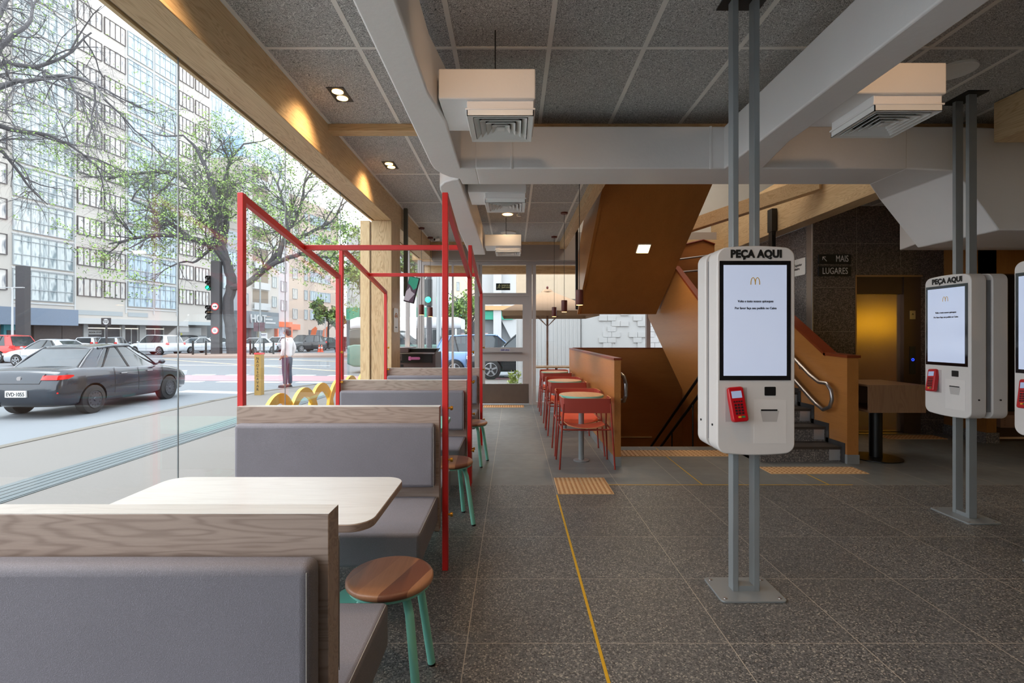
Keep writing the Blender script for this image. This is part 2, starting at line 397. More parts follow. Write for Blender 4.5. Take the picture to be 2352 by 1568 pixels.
g_ = MB().box(dx0 + .12, dx1 - .13, YB - .005, YB + .005, .42, .88).build('lower_pane', 'glass', dr, off=DO)
MB().box(dx0 + .01, dx1 - .01, YB - .036, YB - .03, .02, .42).build('kick_plate', plain('bronze_kick_plate', (.42, .37, .34), .4, .4, .15), dr, off=DO)
hb = MB().tube([(dx0 + .06, YB - .1, 1.05), (dx1 - .14, YB - .1, 1.05)], .018, 12); 
for x in (dx0 + .08, dx1 - .16): hb.box(x - .015, x + .015, YB - .1, YB - .03, 1.04, 1.06)
hb.build('push_bar', 'steel', dr, off=DO, smooth=True)
MB().box(-.26, -.06, YB - .033, YB - .030, 1.085, 1.13).build('notice_strip', plain('lilac_strip', (.80, .78, .84), .5), dr, off=DO)
M['ink_blue'] = plain('blue_ink', (.15, .15, .40), .5)
text_mesh('EMPURRE', .042, 'ink_blue', dr, .0012, xf=TX((-.16, YB - .035, 1.107), (R(90), 0, 0)), off=DO)
struct(MB().box(dx0 + .06, dx1 - .06, YB - .006, YB + .006, 2.27, ZF - .06).build('window_13', 'glass'), 'fanlight glass above the entrance door', 'window')
struct(MB().box(dx0, dx0 + .06, YB - .03, YB + .03, 2.27, ZF - .06).box(dx1 - .06, dx1, YB - .03, YB + .03, 2.27, ZF - .06).build('trim_12', 'frame_grey'), 'taupe frame around the fanlight', 'window trim')
es = thing('exit_sign', 'small black emergency exit notice on the fanlight glass', 'sign', (-.2, YB - .012, 2.33))
M['sign_dark'] = plain('dark_green_sign', (.11, .15, .12), .5)
M['sign_pale'] = plain('pale_green_print', (.78, .80, .62), .5)
MB().box(-.145, .145, 0, .004, 0, .14).build('panel', 'sign_dark', es)
text_mesh('APERTE E\nEMPURRE', .042, 'sign_pale', es, .0012, xf=TX((.055, -.002, .075), (R(90), 0, 0)))
rn = MB().ell((-.075, -.002, .112), .012, .002, .012)
for a, c_ in (((-.075, .10), (-.085, .06)), ((-.085, .062), (-.06, .045)), ((-.06, .045), (-.065, .02)), ((-.085, .062), (-.105, .045)), ((-.105, .045), (-.125, .045)), ((-.078, .09), (-.05, .085)), ((-.08, .092), (-.105, .085)), ((-.105, .085), (-.108, .066))):
    rn.bar((a[0], -.002, a[1]), (c_[0], -.002, c_[1]), .003, .011)
rn.box(-.03, -.026, -.003, 0, .02, .12); rn.build('running_figure', 'sign_pale', es)

# ------------------------------------------------ yellow tapes and tactile paving
M['yellow'] = plain('yellow_tape', (.85, .66, .12), .5, 0, .12, 20)
yt = MB().box(.381, .395, -1.2, 4.37, .0008, .003)
tag(yt.build('floor_tape', 'yellow'), 'long yellow line running along the floor joint towards the viewer', 'floor line')
tag(MB().box(.9, 3.2, 4.665, 4.675, .0008, .0022).build('floor_tape', 'yellow'), 'yellow line across the floor where the stone changes', 'floor line')
tag(MB().box(1.781, 1.791, 4.68, 6.2, .0008, .0022).build('floor_tape', 'yellow'), 'thin yellow line from the stairwell edge towards the kiosks', 'floor line')
tag(MB().box(2.975, 2.985, 4.68, 5.02, .0008, .0022).build('floor_tape', 'yellow'), 'short yellow line in front of the staircase mat strip', 'floor line')
M['tactile'] = plain('tan_tactile_tile', (.85, .70, .52), .6, 0, .05)
M['tactile_dot'] = plain('tan_tactile_dots', (.68, .47, .28), .6, 0, .05)
def tactile(x0, x1, y0, y1, label, n=6, cell=.25, dots=True):
    r = thing('tactile_paving', label, 'tactile paving', ((x0 + x1) / 2, (y0 + y1) / 2, 0)); o = r.location.copy()
    a = MB(); nx = max(1, round((x1 - x0) / cell)); ny = max(1, round((y1 - y0) / cell)); cx = (x1 - x0) / nx; cy = (y1 - y0) / ny
    dt = MB()
    for i in range(nx):
        for k in range(ny):
            a.box(x0 + i * cx + .002, x0 + (i + 1) * cx - .002, y0 + k * cy + .002, y0 + (k + 1) * cy - .002, .0005, .006)
            for p in range(n):
                for q in range(n):
                    X = x0 + (i + (p + .5) / n) * cx; Y = y0 + (k + (q + .5) / n) * cy
                    if dots: dt.lathe((X, Y, .006), [(.013, 0), (.009, .004)], 8)
                if not dots: dt.box(x0 + (i + (p + .3) / n) * cx, x0 + (i + (p + .7) / n) * cx, y0 + k * cy + .02, y0 + (k + 1) * cy - .02, .006, .009)
    a.build('tiles', 'tactile', r, off=o); d_ = dt.build('raised_dots' if dots else 'raised_bars', 'tactile_dot', r, off=o); tag(d_, kind='stuff')
tactile(.40, .90, 4.39, 4.89, 'square of four tan dotted tactile tiles in the aisle beside the yellow line')
tactile(1.25, 2.55, 5.76, 6.06, 'tan tactile strip before the descending stairwell', 5)
tactile(2.62, 3.62, 5.03, 5.29, 'tan tactile strip before the rising staircase', 5)
tactile(-.58, .22, 9.66, 9.98, 'tan ribbed tactile strip inside the entrance door', 6, .25, False)
tactile(5.1, 5.9, 6.72, 6.98, 'tan tactile strip in front of the lift', 5)

# ------------------------------------------------ stairs
# guard walls around the descending flight
gw = thing('guard_wall', 'brown veneer half-wall beside the round tables with a red-brown cap', 'half-wall', (1.128, 7.45, 0)); GO = (1.128, 7.45, 0)
MB().box(1.092, 1.163, 5.34, 9.6, .1, 1.14).build('panel', 'veneer_y', gw, off=GO)
MB().box(1.085, 1.172, 5.33, 9.6, 1.14, 1.163).build('cap', 'cap', gw, off=GO)
M['grey_base'] = plain('grey_stone_base', (.50, .50, .50), .5)
MB().box(1.088, 1.166, 5.335, 9.6, 0, .1).build('skirting', 'grey_base', gw, off=GO)
gf = thing('guard_wall', 'brown veneer half-wall across the far end of the stairwell', 'half-wall', (1.95, 9.64, 0)); GO = (1.95, 9.64, 0)
MB().box(1.163, 3.4, 9.60, 9.68, -2.6, 1.15).build('panel', 'veneer_x', gf, off=GO)
MB().box(1.163, 3.4, 9.59, 9.69, 1.15, 1.17).build('cap', 'cap', gf, off=GO)
MB().box(1.175, 2.69, 9.585, 9.60, -.57, -.55).build('light_strip', plain('cream_strip', (.80, .68, .50), .5), gf, off=GO)
struct(MB().box(1.10, 1.163, 6.28, 9.6, -2.6, -.14).box(1.10, 3.4, 6.22, 6.28, -2.6, -.14).box(1.1, 3.4, 6.2, 9.7, -2.7, -2.6).box(3.28, 3.36, 6.28, 9.6, -2.6, .45).build('wall_stairwell', 'veneer_x'), 'dark brown lining of the stairwell below floor level', 'wall')
# steps going down
st = MB()
M['granite_step'] = plain('dark_granite', (.30, .28, .27), .5, 0, .35, 90)
for k in range(10):
    y = 6.3 + .28 * k; z = -.17 * (k + 1); st.box(1.18, 2.68, y, y + .30, z - .17, z)
tag(st.build('descending_steps', 'granite_step'), 'dark granite steps going down inside the stairwell', 'stairs')
# stainless end loop of the descending handrail at the guard wall
hr = MB().tube([(1.22, 5.60, .97), (1.22, 5.44, .95), (1.22, 5.36, .88), (1.22, 5.36, .76), (1.22, 5.44, .69), (1.22, 5.60, .67)], .021, 14)
hr.tube([(1.22, 5.6, .97), (1.22, 6.3, .97), (1.22, 9.2, -.85)], .021, 12); hr.tube([(1.22, 5.6, .67), (1.22, 6.3, .67), (1.22, 9.2, -1.15)], .021, 12)
h_ = thing('handrail', 'double steel handrail looping round the near end of the guard wall', 'handrail', (1.22, 6.0, .6))
hr.build('rail', 'steel', h_, smooth=True, off=(1.22, 6.0, .6))
for y, z in ((5.7, .97), (5.7, .67), (6.9, .6), (6.9, .3)): MB().tube([(1.22, y, z), (1.22, y, z - .05), (1.165, y, z - .06)], .006, 8).build('bracket', 'steel', h_, smooth=True, off=(1.22, 6.0, .6))
h_ = thing('handrail', 'dark double handrail descending along the right side of the stairwell', 'handrail', (2.63, 8, 0))
for dz in (0, -.25):
    MB().tube([(2.63, 6.9, .883 + dz), (2.63, 9.5, -.745 + dz)], .022, 12).build('rail', 'dark_steel', h_, smooth=True, off=(2.63, 8, 0))
for y in (7.25, 8.2, 9.15):
    z = .883 - (y - 6.9) * .626; MB().tube([(2.63, y, z - .25), (2.63, y, z - .95)], .012, 8).build('support_post', 'dark_steel', h_, smooth=True, off=(2.63, 8, 0))
# rising flight: left side panel, steps, right side guard
sl = thing('staircase', 'granite staircase rising away behind the kiosks with brown veneer side walls', 'staircase', (3.2, 5.6, 0)); SO = (3.2, 5.6, 0)
def zl(y): return 1.61 - (9.64 - y) * .614
def zt(y): return 2.53 - (y - 8.27) * -.56
poly = [(6.30, -1.2), (6.30, 1.36), (6.75, 1.68), (8.27, 2.56), (8.60, 2.6), (9.9, 2.6), (9.9, zl(9.9)), (9.64, 1.61), (7.80, .48), (6.9, -.07)]
poly = [(6.30, -.45), (6.30, 1.40), (8.27, 2.53), (8.27, 2.53), (9.9, 2.53), (9.9, 1.77), (7.80, .48)]
poly.pop(3)
MB().prism(poly, 'X', 2.70, 2.76).build('left_side_panel', 'veneer_y', sl, off=SO)
MB().prism([(6.29, -.48), (6.29, -.42), (9.9, 1.80), (9.9, 1.74)], 'X', 2.76, 3.60).build('soffit', 'veneer_x', sl, off=SO)
c_ = MB().bar((2.73, 6.25, 1.385), (2.73, 8.28, 2.55), .09, .035); c_.build('cap', 'cap', sl, off=SO)
MB().box(2.70, 2.76, 5.6, 6.32, -.6, .0).build('base_panel', 'veneer_y', sl, off=SO)
stp = MB(); tr_ = MB()
for k in range(12):
    y = 5.52 + .28 * k; z = .17 * k
    stp.box(2.76, 3.65, y, y + .06, z, z + .165); tr_.box(2.76, 3.66, y - .012, y + .30, z + .14, z + .17)
m, t, b = new_mat('speckled_step'); v = objco(t); vo = N(t, 'ShaderNodeTexVoronoi'); vo.inputs['Scale'].default_value = 110; t.links.new(v, vo.inputs[0])
hs = N(t, 'ShaderNodeSeparateColor'); t.links.new(vo.outputs['Color'], hs.inputs[0])
t.links.new(ramp(t, hs.outputs[0], [(0, s2l((.26, .25, .25))), (.7, s2l((.42, .40, .39))), (1, s2l((.62, .58, .55)))]), b.inputs['Base Color']); b.inputs['Roughness'].default_value = .5
M['step'] = m
M['tread'] = plain('dark_tread', (.24, .21, .19), .5, 0, .1)
stp.build('riser', 'step', sl, off=SO); tr_.build('tread', 'tread', sl, off=SO)
for k in range(12):
    y = 5.52 + .28 * k; z = .17 * k
    if k < 6: MB().box(3.52, 3.64, y - .004, y, z + .02, z + .14).build('nosing_marker', 'silver', sl, off=SO)
# right guard
poly = [(5.43, .10), (5.43, .99), (5.66, .99), (8.6, 2.60), (8.6, 1.4), (6.2, .1)]
poly = [(5.43, 0), (5.43, 1.16), (5.80, 1.18), (8.9, 2.88), (8.9, 1.2), (6.9, 0)]
MB().prism(poly, 'X', 3.66, 3.785).build('right_guard', 'veneer_y', sl, off=SO)
c_ = MB().bar((3.722, 5.41, 1.175), (3.722, 5.83, 1.19), .15, .03); c_.bar((3.722, 5.80, 1.18), (3.722, 8.9, 2.885), .15, .03); c_.build('guard_cap', 'cap', sl, off=SO)
zg = MB()
for k in range(8):
    y = 5.52 + .28 * k; z = .17 * k
    zg.box(3.652, 3.662, y - .06, y + .27, z, z + .24 - .02)
zg.build('stepped_skirting', plain('dark_skirting', (.22, .21, .21), .5), sl, off=SO)
MB().box(3.655, 3.79, 5.42, 6.9, 0, .10).build('guard_skirting', 'grey_base', sl, off=SO)
rl = MB().tube([(3.58, 8.6, 2.36), (3.58, 5.98, .93), (3.58, 5.80, .86), (3.58, 5.66, .86), (3.58, 5.58, .79), (3.58, 5.56, .69), (3.58, 5.60, .60), (3.58, 5.72, .55), (3.58, 5.86, .60), (3.58, 5.98, .66), (3.58, 8.6, 2.09)], .021, 14)
rl.build('handrail', 'steel', sl, off=SO, smooth=True)
for y, z in ((6.2, 1.05), (6.2, .78), (7.2, 1.6)): MB().tube([(3.58, y, z), (3.58, y, z - .06), (3.66, y, z - .06)], .006, 8).build('rail_bracket', 'steel', sl, off=SO, smooth=True)
# upper flight, seen from below
uf = thing('upper_flight', 'brown veneer underside of the upper stair flight with a square light', 'staircase', (1.95, 9.2, 1.81)); UO = (1.95, 9.2, 1.81)
k_ = (3.43 - 1.81) / (9.2 - 6.6)
pr = [(9.2, 1.81), (4.9, 1.81 + 4.3 * k_), (4.9, 2.6 + 4.3 * k_), (9.2, 2.35), (9.2, 2.0)]
MB().prism([(9.2, 1.81), (5.25, 1.81 + 3.95 * k_), (5.25, 1.93 + 3.95 * k_), (9.2, 1.93)], 'X', 1.244, 2.66).build('soffit_panel', 'veneer_y', uf, off=UO)
MB().prism([(9.2, 1.80), (5.25, 1.80 + 3.95 * k_), (5.25, 2.9 + 3.95 * k_), (9.2, 2.85)], 'X', 1.20, 1.243).build('side_panel', 'veneer_y', uf, off=UO)
MB().box(1.20, 2.66, 9.2, 9.26, 1.80, 2.9).build('end_panel', 'veneer_x', uf, off=UO)
# square light in the soffit
a = math.atan(k_); Lp = Vector((2.02, 7.68, 1.81 + (9.2 - 7.68) * k_ - .004))
nrm = Vector((0, -math.sin(a), -math.cos(a)))
ql = thing('square_light', 'glowing square light set in the underside of the upper stair flight', 'ceiling light', Lp)
Mx = Matrix.Rotation(-a, 4, 'X')
MB().box(-.10, .10, -.10, .10, -.012, 0).xf(Mx).build('trim_ring', 'white', ql)
MB().box(-.088, .088, -.088, .088, -.016, -.0125).xf(Mx).build('diffuser', 'lamp_white', ql)
lamp('stair_light', 'AREA', Lp + nrm * .03, 7, (1, .8, .55), (-a, 0, 0), .17)
# void enclosure above
struct(MB().box(VX0 - .1, VX0, VY0, YB, ZC + .12, 6).box(VX0, 6.5, YB, YB + .1, ZB, 6).box(6.5, 6.6, VY0, YB, ZC + .12, 6).box(VX0, 6.5, VY0 - .1, VY0, ZC + .12, 6).box(VX0 - .1, 6.6, VY0 - .1, YB + .1, 6, 6.1).build('wall_upper', 'plaster'), 'pale walls of the upper storey above the stair opening', 'wall')
tag(MB().box(.93, 1.05, 4.53, YB - .3, ZC - .14, ZC + .12).build('opening_beam', 'pine', bevel=.003, seg=1), 'pine edge beam of the ceiling opening beside the pendant lamps', 'beam')
tag(MB().box(4.05, 4.28, 4.95, YB, 3.0, 3.75).build('opening_beam', 'pine', bevel=.003, seg=1), 'large pale glulam beam on top of the stone wall right of the stairs', 'beam')
tag(MB().box(2.3, 4.05, 9.55, 9.75, 2.75, 3.25).build('cross_beam', 'pine_x'), 'short pine beam at the far side of the stair opening', 'beam')
tag(MB().bar((2.7, 9.3, 3.25), (4.05, 6.5, 3.42), .12, .2).build('diagonal_beam', 'pine'), 'slanting pine rafter in the stair opening', 'beam')
lg = thing('landing_guard', 'red-brown curved guard of the stair landing above the first kiosk', 'guard', (3.3, 8.95, 2.2)); LO = (3.3, 8.95, 2.2)
MB().prism([(2.76, 2.0), (3.66, 2.0), (3.66, 3.05), (3.45, 3.12), (3.2, 3.06), (2.76, 2.95)], 'Y', 9.0, 9.06).build('panel', 'veneer_x', lg, off=LO)
MB().tube([(2.76, 8.99, 2.97), (3.2, 8.99, 3.075), (3.45, 8.99, 3.135), (3.66, 8.99, 3.06)], .018, 8).build('cap', 'cap', lg, off=LO)
MB().tube([(2.76, 8.9, 2.74), (3.66, 8.9, 2.86)], .018, 10).tube([(2.76, 8.9, 2.52), (3.66, 8.9, 2.60)], .018, 10).build('handrail', 'steel', lg, off=LO, smooth=True)
tag(MB().box(1.048, 1.088, 8.27, 8.33, 1.84, ZC + .10).build('steel_hanger', 'dark_steel', bevel=.003), 'slim dark steel hanger left of the upper stair flight', 'hanger')
tag(MB().box(3.97, 4.03, 7.6, 7.7, 1.9, 3.35).box(3.96, 4.04, 7.58, 7.72, 3.0, 3.35).build('steel_post', 'black', bevel=.003), 'black steel hanger plate on the glulam beam', 'bracket')
lamp('upper_fill', 'AREA', (2.9, 8, 5.6), 60, (1, .92, .8), (0, 0, 0), 2.0)  # unseen area lamp added to light the beams in the stair opening

# ------------------------------------------------ stone wall, lift, right side
def stone_mat(name, ax, o1, o2, sz, c_=(.27, .235, .215)):
    m, t, b = new_mat(name); pos = N(t, 'ShaderNodeNewGeometry').outputs['Position']; sp = N(t, 'ShaderNodeSeparateXYZ'); t.links.new(pos, sp.inputs[0])
    vo = N(t, 'ShaderNodeTexVoronoi'); vo.inputs['Scale'].default_value = 95; t.links.new(pos, vo.inputs[0])
    hs = N(t, 'ShaderNodeSeparateColor'); t.links.new(vo.outputs['Color'], hs.inputs[0])
    k = lambda q: tuple(min(1, x * q) for x in c_)
    base = ramp(t, hs.outputs[0], [(0, s2l(k(.55))), (.3, s2l(k(1))), (.75, s2l(k(1.35))), (1, s2l(k(1.8)))])
    l1 = mth(t, 'LESS_THAN', mth(t, 'FRACT', mth(t, 'DIVIDE', mth(t, 'ADD', sp.outputs[ax], 60 * sz - o1), sz)), .008)
    l2 = mth(t, 'LESS_THAN', mth(t, 'FRACT', mth(t, 'DIVIDE', mth(t, 'ADD', sp.outputs[2], 60 * sz - o2), sz)), .008)
    t.links.new(mixc(t, mth(t, 'MAXIMUM', l1, l2), base, s2l((.55, .50, .46))), b.inputs['Base Color']); b.inputs['Roughness'].default_value = .45
    return m
YL = 7.1
sw = MB().box(4.29, 4.915, YL, YL + .15, 0, ZC + .1).box(4.915, 5.84, YL, YL + .15, 2.25, ZC + .1).box(5.84, 6.17, YL, YL + .15, 0, ZC + .1)
struct(sw.build('wall_far', stone_mat('brown_granite', 0, 4.92, 2.09, .63)), 'dark speckled stone wall around the lift', 'wall')
struct(MB().box(4.29, 4.40, YL + .15, YB, 0, 3.0).build('wall_side', stone_mat('grey_granite', 1, 7.1, 2.09, .63, (.36, .35, .35))), 'grey speckled stone wall running back beside the stairs', 'wall')
struct(MB().box(4.283, 4.295, YL - .006, YL + .02, 0, 3.0).build('trim_13', 'silver'), 'thin metal corner strip on the stone wall', 'trim')
struct(MB().box(4.9, 5.86, YL - .01, YL + .02, 2.245, 2.27).box(4.9, 4.918, YL - .01, YL + .02, 0, 2.25).build('trim_14', plain('warm_metal_trim', (.62, .50, .38), .35, .7)), 'warm metal trim round the lift opening', 'trim')
lf = thing('lift', 'brown metal lift doors with a call panel in the dark stone wall', 'lift', (5.3, YL, 0)); LO = (5.3, YL, 0)
M['lift_metal'] = plain('bronze_steel', (.74, .64, .56), .2, .8, .12, 3)
M['lift_dark'] = plain('dark_bronze', (.30, .24, .21), .35, .6, .1)
MB().box(4.92, 5.62, YL + .02, YL + .07, 2.0, 2.245).build('header_panel', 'lift_dark', lf, off=LO)
MB().box(4.92, 5.265, YL + .05, YL + .08, .02, 2.0).build('left_door', 'lift_metal', lf, off=LO)
MB().box(5.268, 5.60, YL + .07, YL + .10, .02, 2.0).build('right_door', 'lift_metal', lf, off=LO)
MB().box(5.60, 5.84, YL + .0, YL + .10, .0, 2.245).build('jamb', 'lift_dark', lf, off=LO)
p_ = MB().box(5.68, 5.76, YL - .008, YL, .85, 1.25).build('call_panel', 'dark_steel', lf, off=LO)
M['blue_led'] = plain('blue_led', (.1, .15, 1), .5, emit=(.1, .2, 1), es=4)
rg = MB().tube([(5.72 + .016 * math.cos(R(30 * k)), YL - .01, 1.06 + .016 * math.sin(R(30 * k))) for k in range(13)], .004, 6); rg.build('button_ring', 'blue_led', lf, off=LO)
MB().box(5.68, 5.76, YL - .006, YL, 1.64, 1.76).build('floor_plate', 'steel', lf, off=LO)
text_mesh('^', .06, 'black', lf, .001, xf=TX((5.72, YL - .008, 1.70), (R(90), 0, 0)), off=LO)
MB().box(4.92, 5.62, YL - .06, YL + .05, 0, .012).build('sill', 'steel', lf, off=LO)
struct(MB().box(4.92, 5.62, YL + .11, YL + .14, 0, 2.25).build('wall_lift_shaft', 'black'), 'dark inside of the lift shaft', 'wall')
# signs
for z, txt, lab in ((2.43, 'MAIS', 'upper black slotted sign reading MAIS with an arrow, on the stone wall'), (2.255, 'LUGARES', 'lower black slotted sign reading LUGARES, on the stone wall')):
    s_ = thing('wall_sign', lab, 'sign', (4.60, YL - .02, z))
    MB().box(-.232, .232, 0, .02, 0, .135).build('panel', 'black', s_, bevel=.003)
    M['sign_print'] = M.get('sign_print') or plain('pale_print', (.80, .78, .76), .5)
    text_mesh(txt, .13, 'sign_print', s_, .0, xf=TX((.10 if txt == 'MAIS' else .0, -.002, .068), (R(90), 0, 0)), sx=.66 if txt == 'MAIS' else .68)
    if txt == 'MAIS':
        ar = MB().bar((-.175, -.002, .095), (-.12, -.002, .035), .003, .009).bar((-.178, -.002, .097), (-.135, -.002, .097), .003, .009).bar((-.178, -.002, .097), (-.178, -.002, .055), .003, .009)
        ar.build('arrow', 'sign_print', s_)
s_ = thing('wall_sign', 'white sign pointing to the upper room on the grey stone side wall', 'sign', (4.285, 7.5, 2.30))
MB().prism(rrect(-.24, .24, 0, .25, .015), 'X', -.006, 0).build('panel', 'white', s_)
text_mesh('Salão Superior\nBanheiro', .055, 'black', s_, .0008, xf=TX((-.008, -.0, .13), (R(90), 0, R(-90))))
# wood wall right
struct(MB().box(6.17, 6.30, 6.46, YL + .15, 0, ZC).box(6.17, X1, 6.46, 6.58, 2.21, ZC).build('wall_wood', 'veneer_z'), 'brown vertical wood panelling right of the lift', 'wall')
struct(MB().box(6.145, 6.32, 6.44, YL - .01, 0, .14).build('baseboard_right', 'step'), 'speckled stone skirting at the foot of the wood panelling', 'skirting')
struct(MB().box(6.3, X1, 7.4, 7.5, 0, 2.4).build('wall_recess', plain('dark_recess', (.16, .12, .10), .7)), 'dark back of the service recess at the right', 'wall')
cb = thing('service_cabinet', 'beige louvred cabinet at floor level in the dark recess on the right', 'cabinet', (6.9, 6.8, 0)); CO = (6.9, 6.8, 0)
MB().box(6.38, 7.6, 6.62, 7.0, .0, .17).build('plinth', plain('dark_brown_plinth', (.24, .15, .10), .5), cb, off=CO)
lv = MB().box(6.55, 7.6, 6.66, 7.0, .17, .335)
for k in range(4): lv.box(6.6, 7.6, 6.645, 6.66, .20 + .03 * k, .212 + .03 * k)
lv.build('louvred_body', plain('beige_metal', (.62, .48, .40), .5), cb, off=CO)
MB().box(6.38, 7.6, 6.60, 6.62, .03, .055).build('glow_strip', plain('cream_glow', (.85, .70, .55), .5), cb, off=CO)  # glow along the baseboard, put into the colour of a cream strip
os_ = thing('wall_sign', 'tiny orange framed notice in the dark recess behind the second kiosk', 'sign', (7.02, 7.38, 1.87))
MB().prism(rrect(-.09, .09, 0, .14, .02), 'Y', 0, .01).build('panel', plain('orange_panel', (.80, .50, .25), .5), os_)
MB().prism(rrect(-.07, .07, .02, .12, .015), 'Y', -.004, 0).build('symbol', 'white', os_)
# beam top right
tag(MB().box(3.81, 4.75, Y0 + .1, 3.93, ZB, ZC - .01).build('ceiling_beam', 'pine', bevel=.003, seg=1), 'broad timber beam under the ceiling at the top right corner', 'beam')
# ================================================================ BOOTHS
m, t, b = new_mat('woven_fabric'); v = objco(t)
wv = N(t, 'ShaderNodeTexVoronoi'); wv.inputs['Scale'].default_value = 420; t.links.new(v, wv.inputs[0])
n2 = noise(t, v, 6, 3)
f_ = mth(t, 'ADD', mth(t, 'MULTIPLY', wv.outputs['Distance'], .7), mth(t, 'MULTIPLY', n2, .3))
t.links.new(mixc(t, f_, s2l((.42, .41, .43)), s2l((.54, .525, .56))), b.inputs['Base Color']); b.inputs['Roughness'].default_value = .75
b.inputs['Specular IOR Level'].default_value = .35; bump(t, b, wv.outputs['Distance'], .15)
M['fabric'] = m
M['seam'] = plain('seam_thread', (.62, .60, .58), .8)
PX0, PX1, PT = -1.632, -.435, .985
YP = [1.17, 2.93, 4.67, 6.40]
lab_b = ['nearest grey booth bench with oak panel back, cut by the lower left frame edge', 'second grey booth bench, behind the white oak table',
         'third grey booth bench, inside the red frames', 'farthest grey booth bench, before the tray station']
def cushion(x0, x1, y0, y1, z0, z1, r=.03):
    # pillow-like upholstered block
    return MB().box(x0, x1, y0, y1, z0, z1)
for i, y in enumerate(YP):
    o = (-1.03, y, 0)
    bn = thing('booth_bench', lab_b[i], 'bench', o, 0, None)
    pnl = MB().box(PX0, PX1, y, y + .068, .25, PT); pnl.build('back_panel', 'laminate', bn, off=o, bevel=.0015, seg=1)
    top = MB().box(PX0, PX1, y + .001, y + .067, PT, PT + .001).build('panel_top', 'tabletop', bn, off=o)
    for s, nm in ((-1, 'near'), (1, 'far')):
        ya = y if s < 0 else y + .068
        yb = ya + s * .07
        if i == 3 and s > 0: continue
        c = MB().box(PX0 + .02, -.452, ya, yb, .525, .893).build('backrest_cushion', 'fabric', bn, off=o, bevel=.022, seg=4)
        dp = .46 if (i == 0 or s > 0) else .50
        if i == 0 and s < 0: dp = .46
        yf = yb + s * dp
        se = MB().box(PX0 + .02, -.442, ya, yf, .30, .46).build('seat_cushion', 'fabric', bn, off=o, bevel=.018, seg=4)
        sm = MB().tube([(-.448, ya, .462 - .006), (-.448, yf - s * .02, .462 - .006)], .0016, 6).tube([(-.458, yb, .525), (-.458, yb, .88)], .0014, 6)
        sm.build('seam', 'seam', bn, off=o)
        yc = ya + s * .28
        MB().box(PX0 + .1, -.55, ya, yf - s * .06, .285, .30).box(-1.06, -.70, yc - .03, yc + .03, .25, .285).build('seat_frame', 'dark_steel', bn, off=o)
        for xc in (-.80, -1.40): MB().lathe((xc, yc, 0), [(.155, 0), (.155, .008), (.04, .012), (.035, .27), (.05, .285)], 36).build('pedestal', 'mint', bn, off=o, smooth=True)
# tables between the benches
def booth_table(yc, label, matn, edge):
    o = (-1.05, yc, 0)
    tb_ = thing('booth_table', label, 'table', o)
    MB().prism(rrect(-1.595, -.505, yc - .295, yc + .295, .085, 8), 'Z', .712, .740).build('tabletop', edge, tb_, off=o, bevel=.002, seg=1)
    MB().prism(rrect(-1.593, -.507, yc - .293, yc + .293, .083, 8), 'Z', .740, .7412).build('top_surface', matn, tb_, off=o)
    MB().lathe((-1.05, yc, 0), [(.21, 0), (.21, .008), (.05, .014), (.04, .03), (.04, .69), (.14, .70), (.14, .712)], 36).build('pedestal', 'mint', tb_, off=o, smooth=True)
booth_table(2.04, 'white oak booth table with rounded corners between the two nearest benches', 'tabletop', 'laminate')
booth_table(3.80, 'mint green booth table, only its corner showing right of the red post', 'mint', 'mint')
booth_table(5.53, 'booth table between the two farthest benches, with a mint green edge', 'tabletop', 'mint')
# red tubular frames
def red_frame(ya, yb, label):
    o = (-1.02, ya, 0)
    r = thing('red_frame', label, 'frame', o)
    za, zb, w_ = 2.262, 1.975, .034
    for x, nm in ((-1.632, 'l'), (-.406, 'r')):
        MB().box(x - w_ / 2, x + w_ / 2, ya, ya + .042, 0, za).build('post', 'red', r, off=o, bevel=.002, seg=1)
        MB().box(x - w_ / 2, x + w_ / 2, yb - .042, yb, 0, zb).build('post', 'red', r, off=o, bevel=.002, seg=1)
        MB().prism([(ya + .04, za - .008), (ya + .04, za - .052), (yb - .04, zb - .038), (yb - .04, zb + .006)], 'X', x - w_ / 2 + .0006, x + w_ / 2 - .0006).build('sloping_rail', 'red', r, off=o)
        for yy in (ya + .021, yb - .021):
            for z in (.97, .33, 1.25 if yy > ya + .5 else .66):
                MB().tube([(x + w_ / 2 - .002, yy, z), (x + w_ / 2 + .012, yy, z), (x + w_ / 2 + .014, yy, z), (x + w_ / 2 + .028, yy, z)], [.006, .006, .014, .012], 12).build('brass_knob', 'brass', r, off=o, smooth=True)
    ym = ya + .53 * (yb - ya); zm = za + (zb - za) * .53
    MB().box(-1.615, -.423, ym - .018, ym + .018, zm - .04, zm - .002).build('crossbar', 'red', r, off=o, bevel=.002, seg=1)
red_frame(2.965, 4.655, 'nearer red tubular frame around the second booth, tallest in the photo')
red_frame(4.70, 6.385, 'farther red tubular frame around the third booth')
# stools
mw, t, b = new_mat('walnut_strips'); v = objco(t, (1, 1, 1), (0, 0, R(18))); sp = N(t, 'ShaderNodeSeparateXYZ'); t.links.new(v, sp.inputs[0])
wn = N(t, 'ShaderNodeTexWhiteNoise', noise_dimensions='1D'); t.links.new(mth(t, 'FLOOR', mth(t, 'MULTIPLY', mth(t, 'ADD', sp.outputs[0], .3), 11.5)), wn.inputs['W'])
g1 = noise(t, objco(t, (1, .08, 1), (0, 0, R(18))), 60, 4, .6, 1)
c1 = ramp(t, wn.outputs['Value'], [(0, s2l((.54, .35, .27))), (.4, s2l((.72, .54, .43))), (.7, s2l((.82, .60, .44))), (1, s2l((.62, .42, .32)))])
t.links.new(mixc(t, mth(t, 'MULTIPLY', g1, .4), c1, s2l((.36, .21, .14))), b.inputs['Base Color']); b.inputs['Roughness'].default_value = .35
M['walnut'] = mw
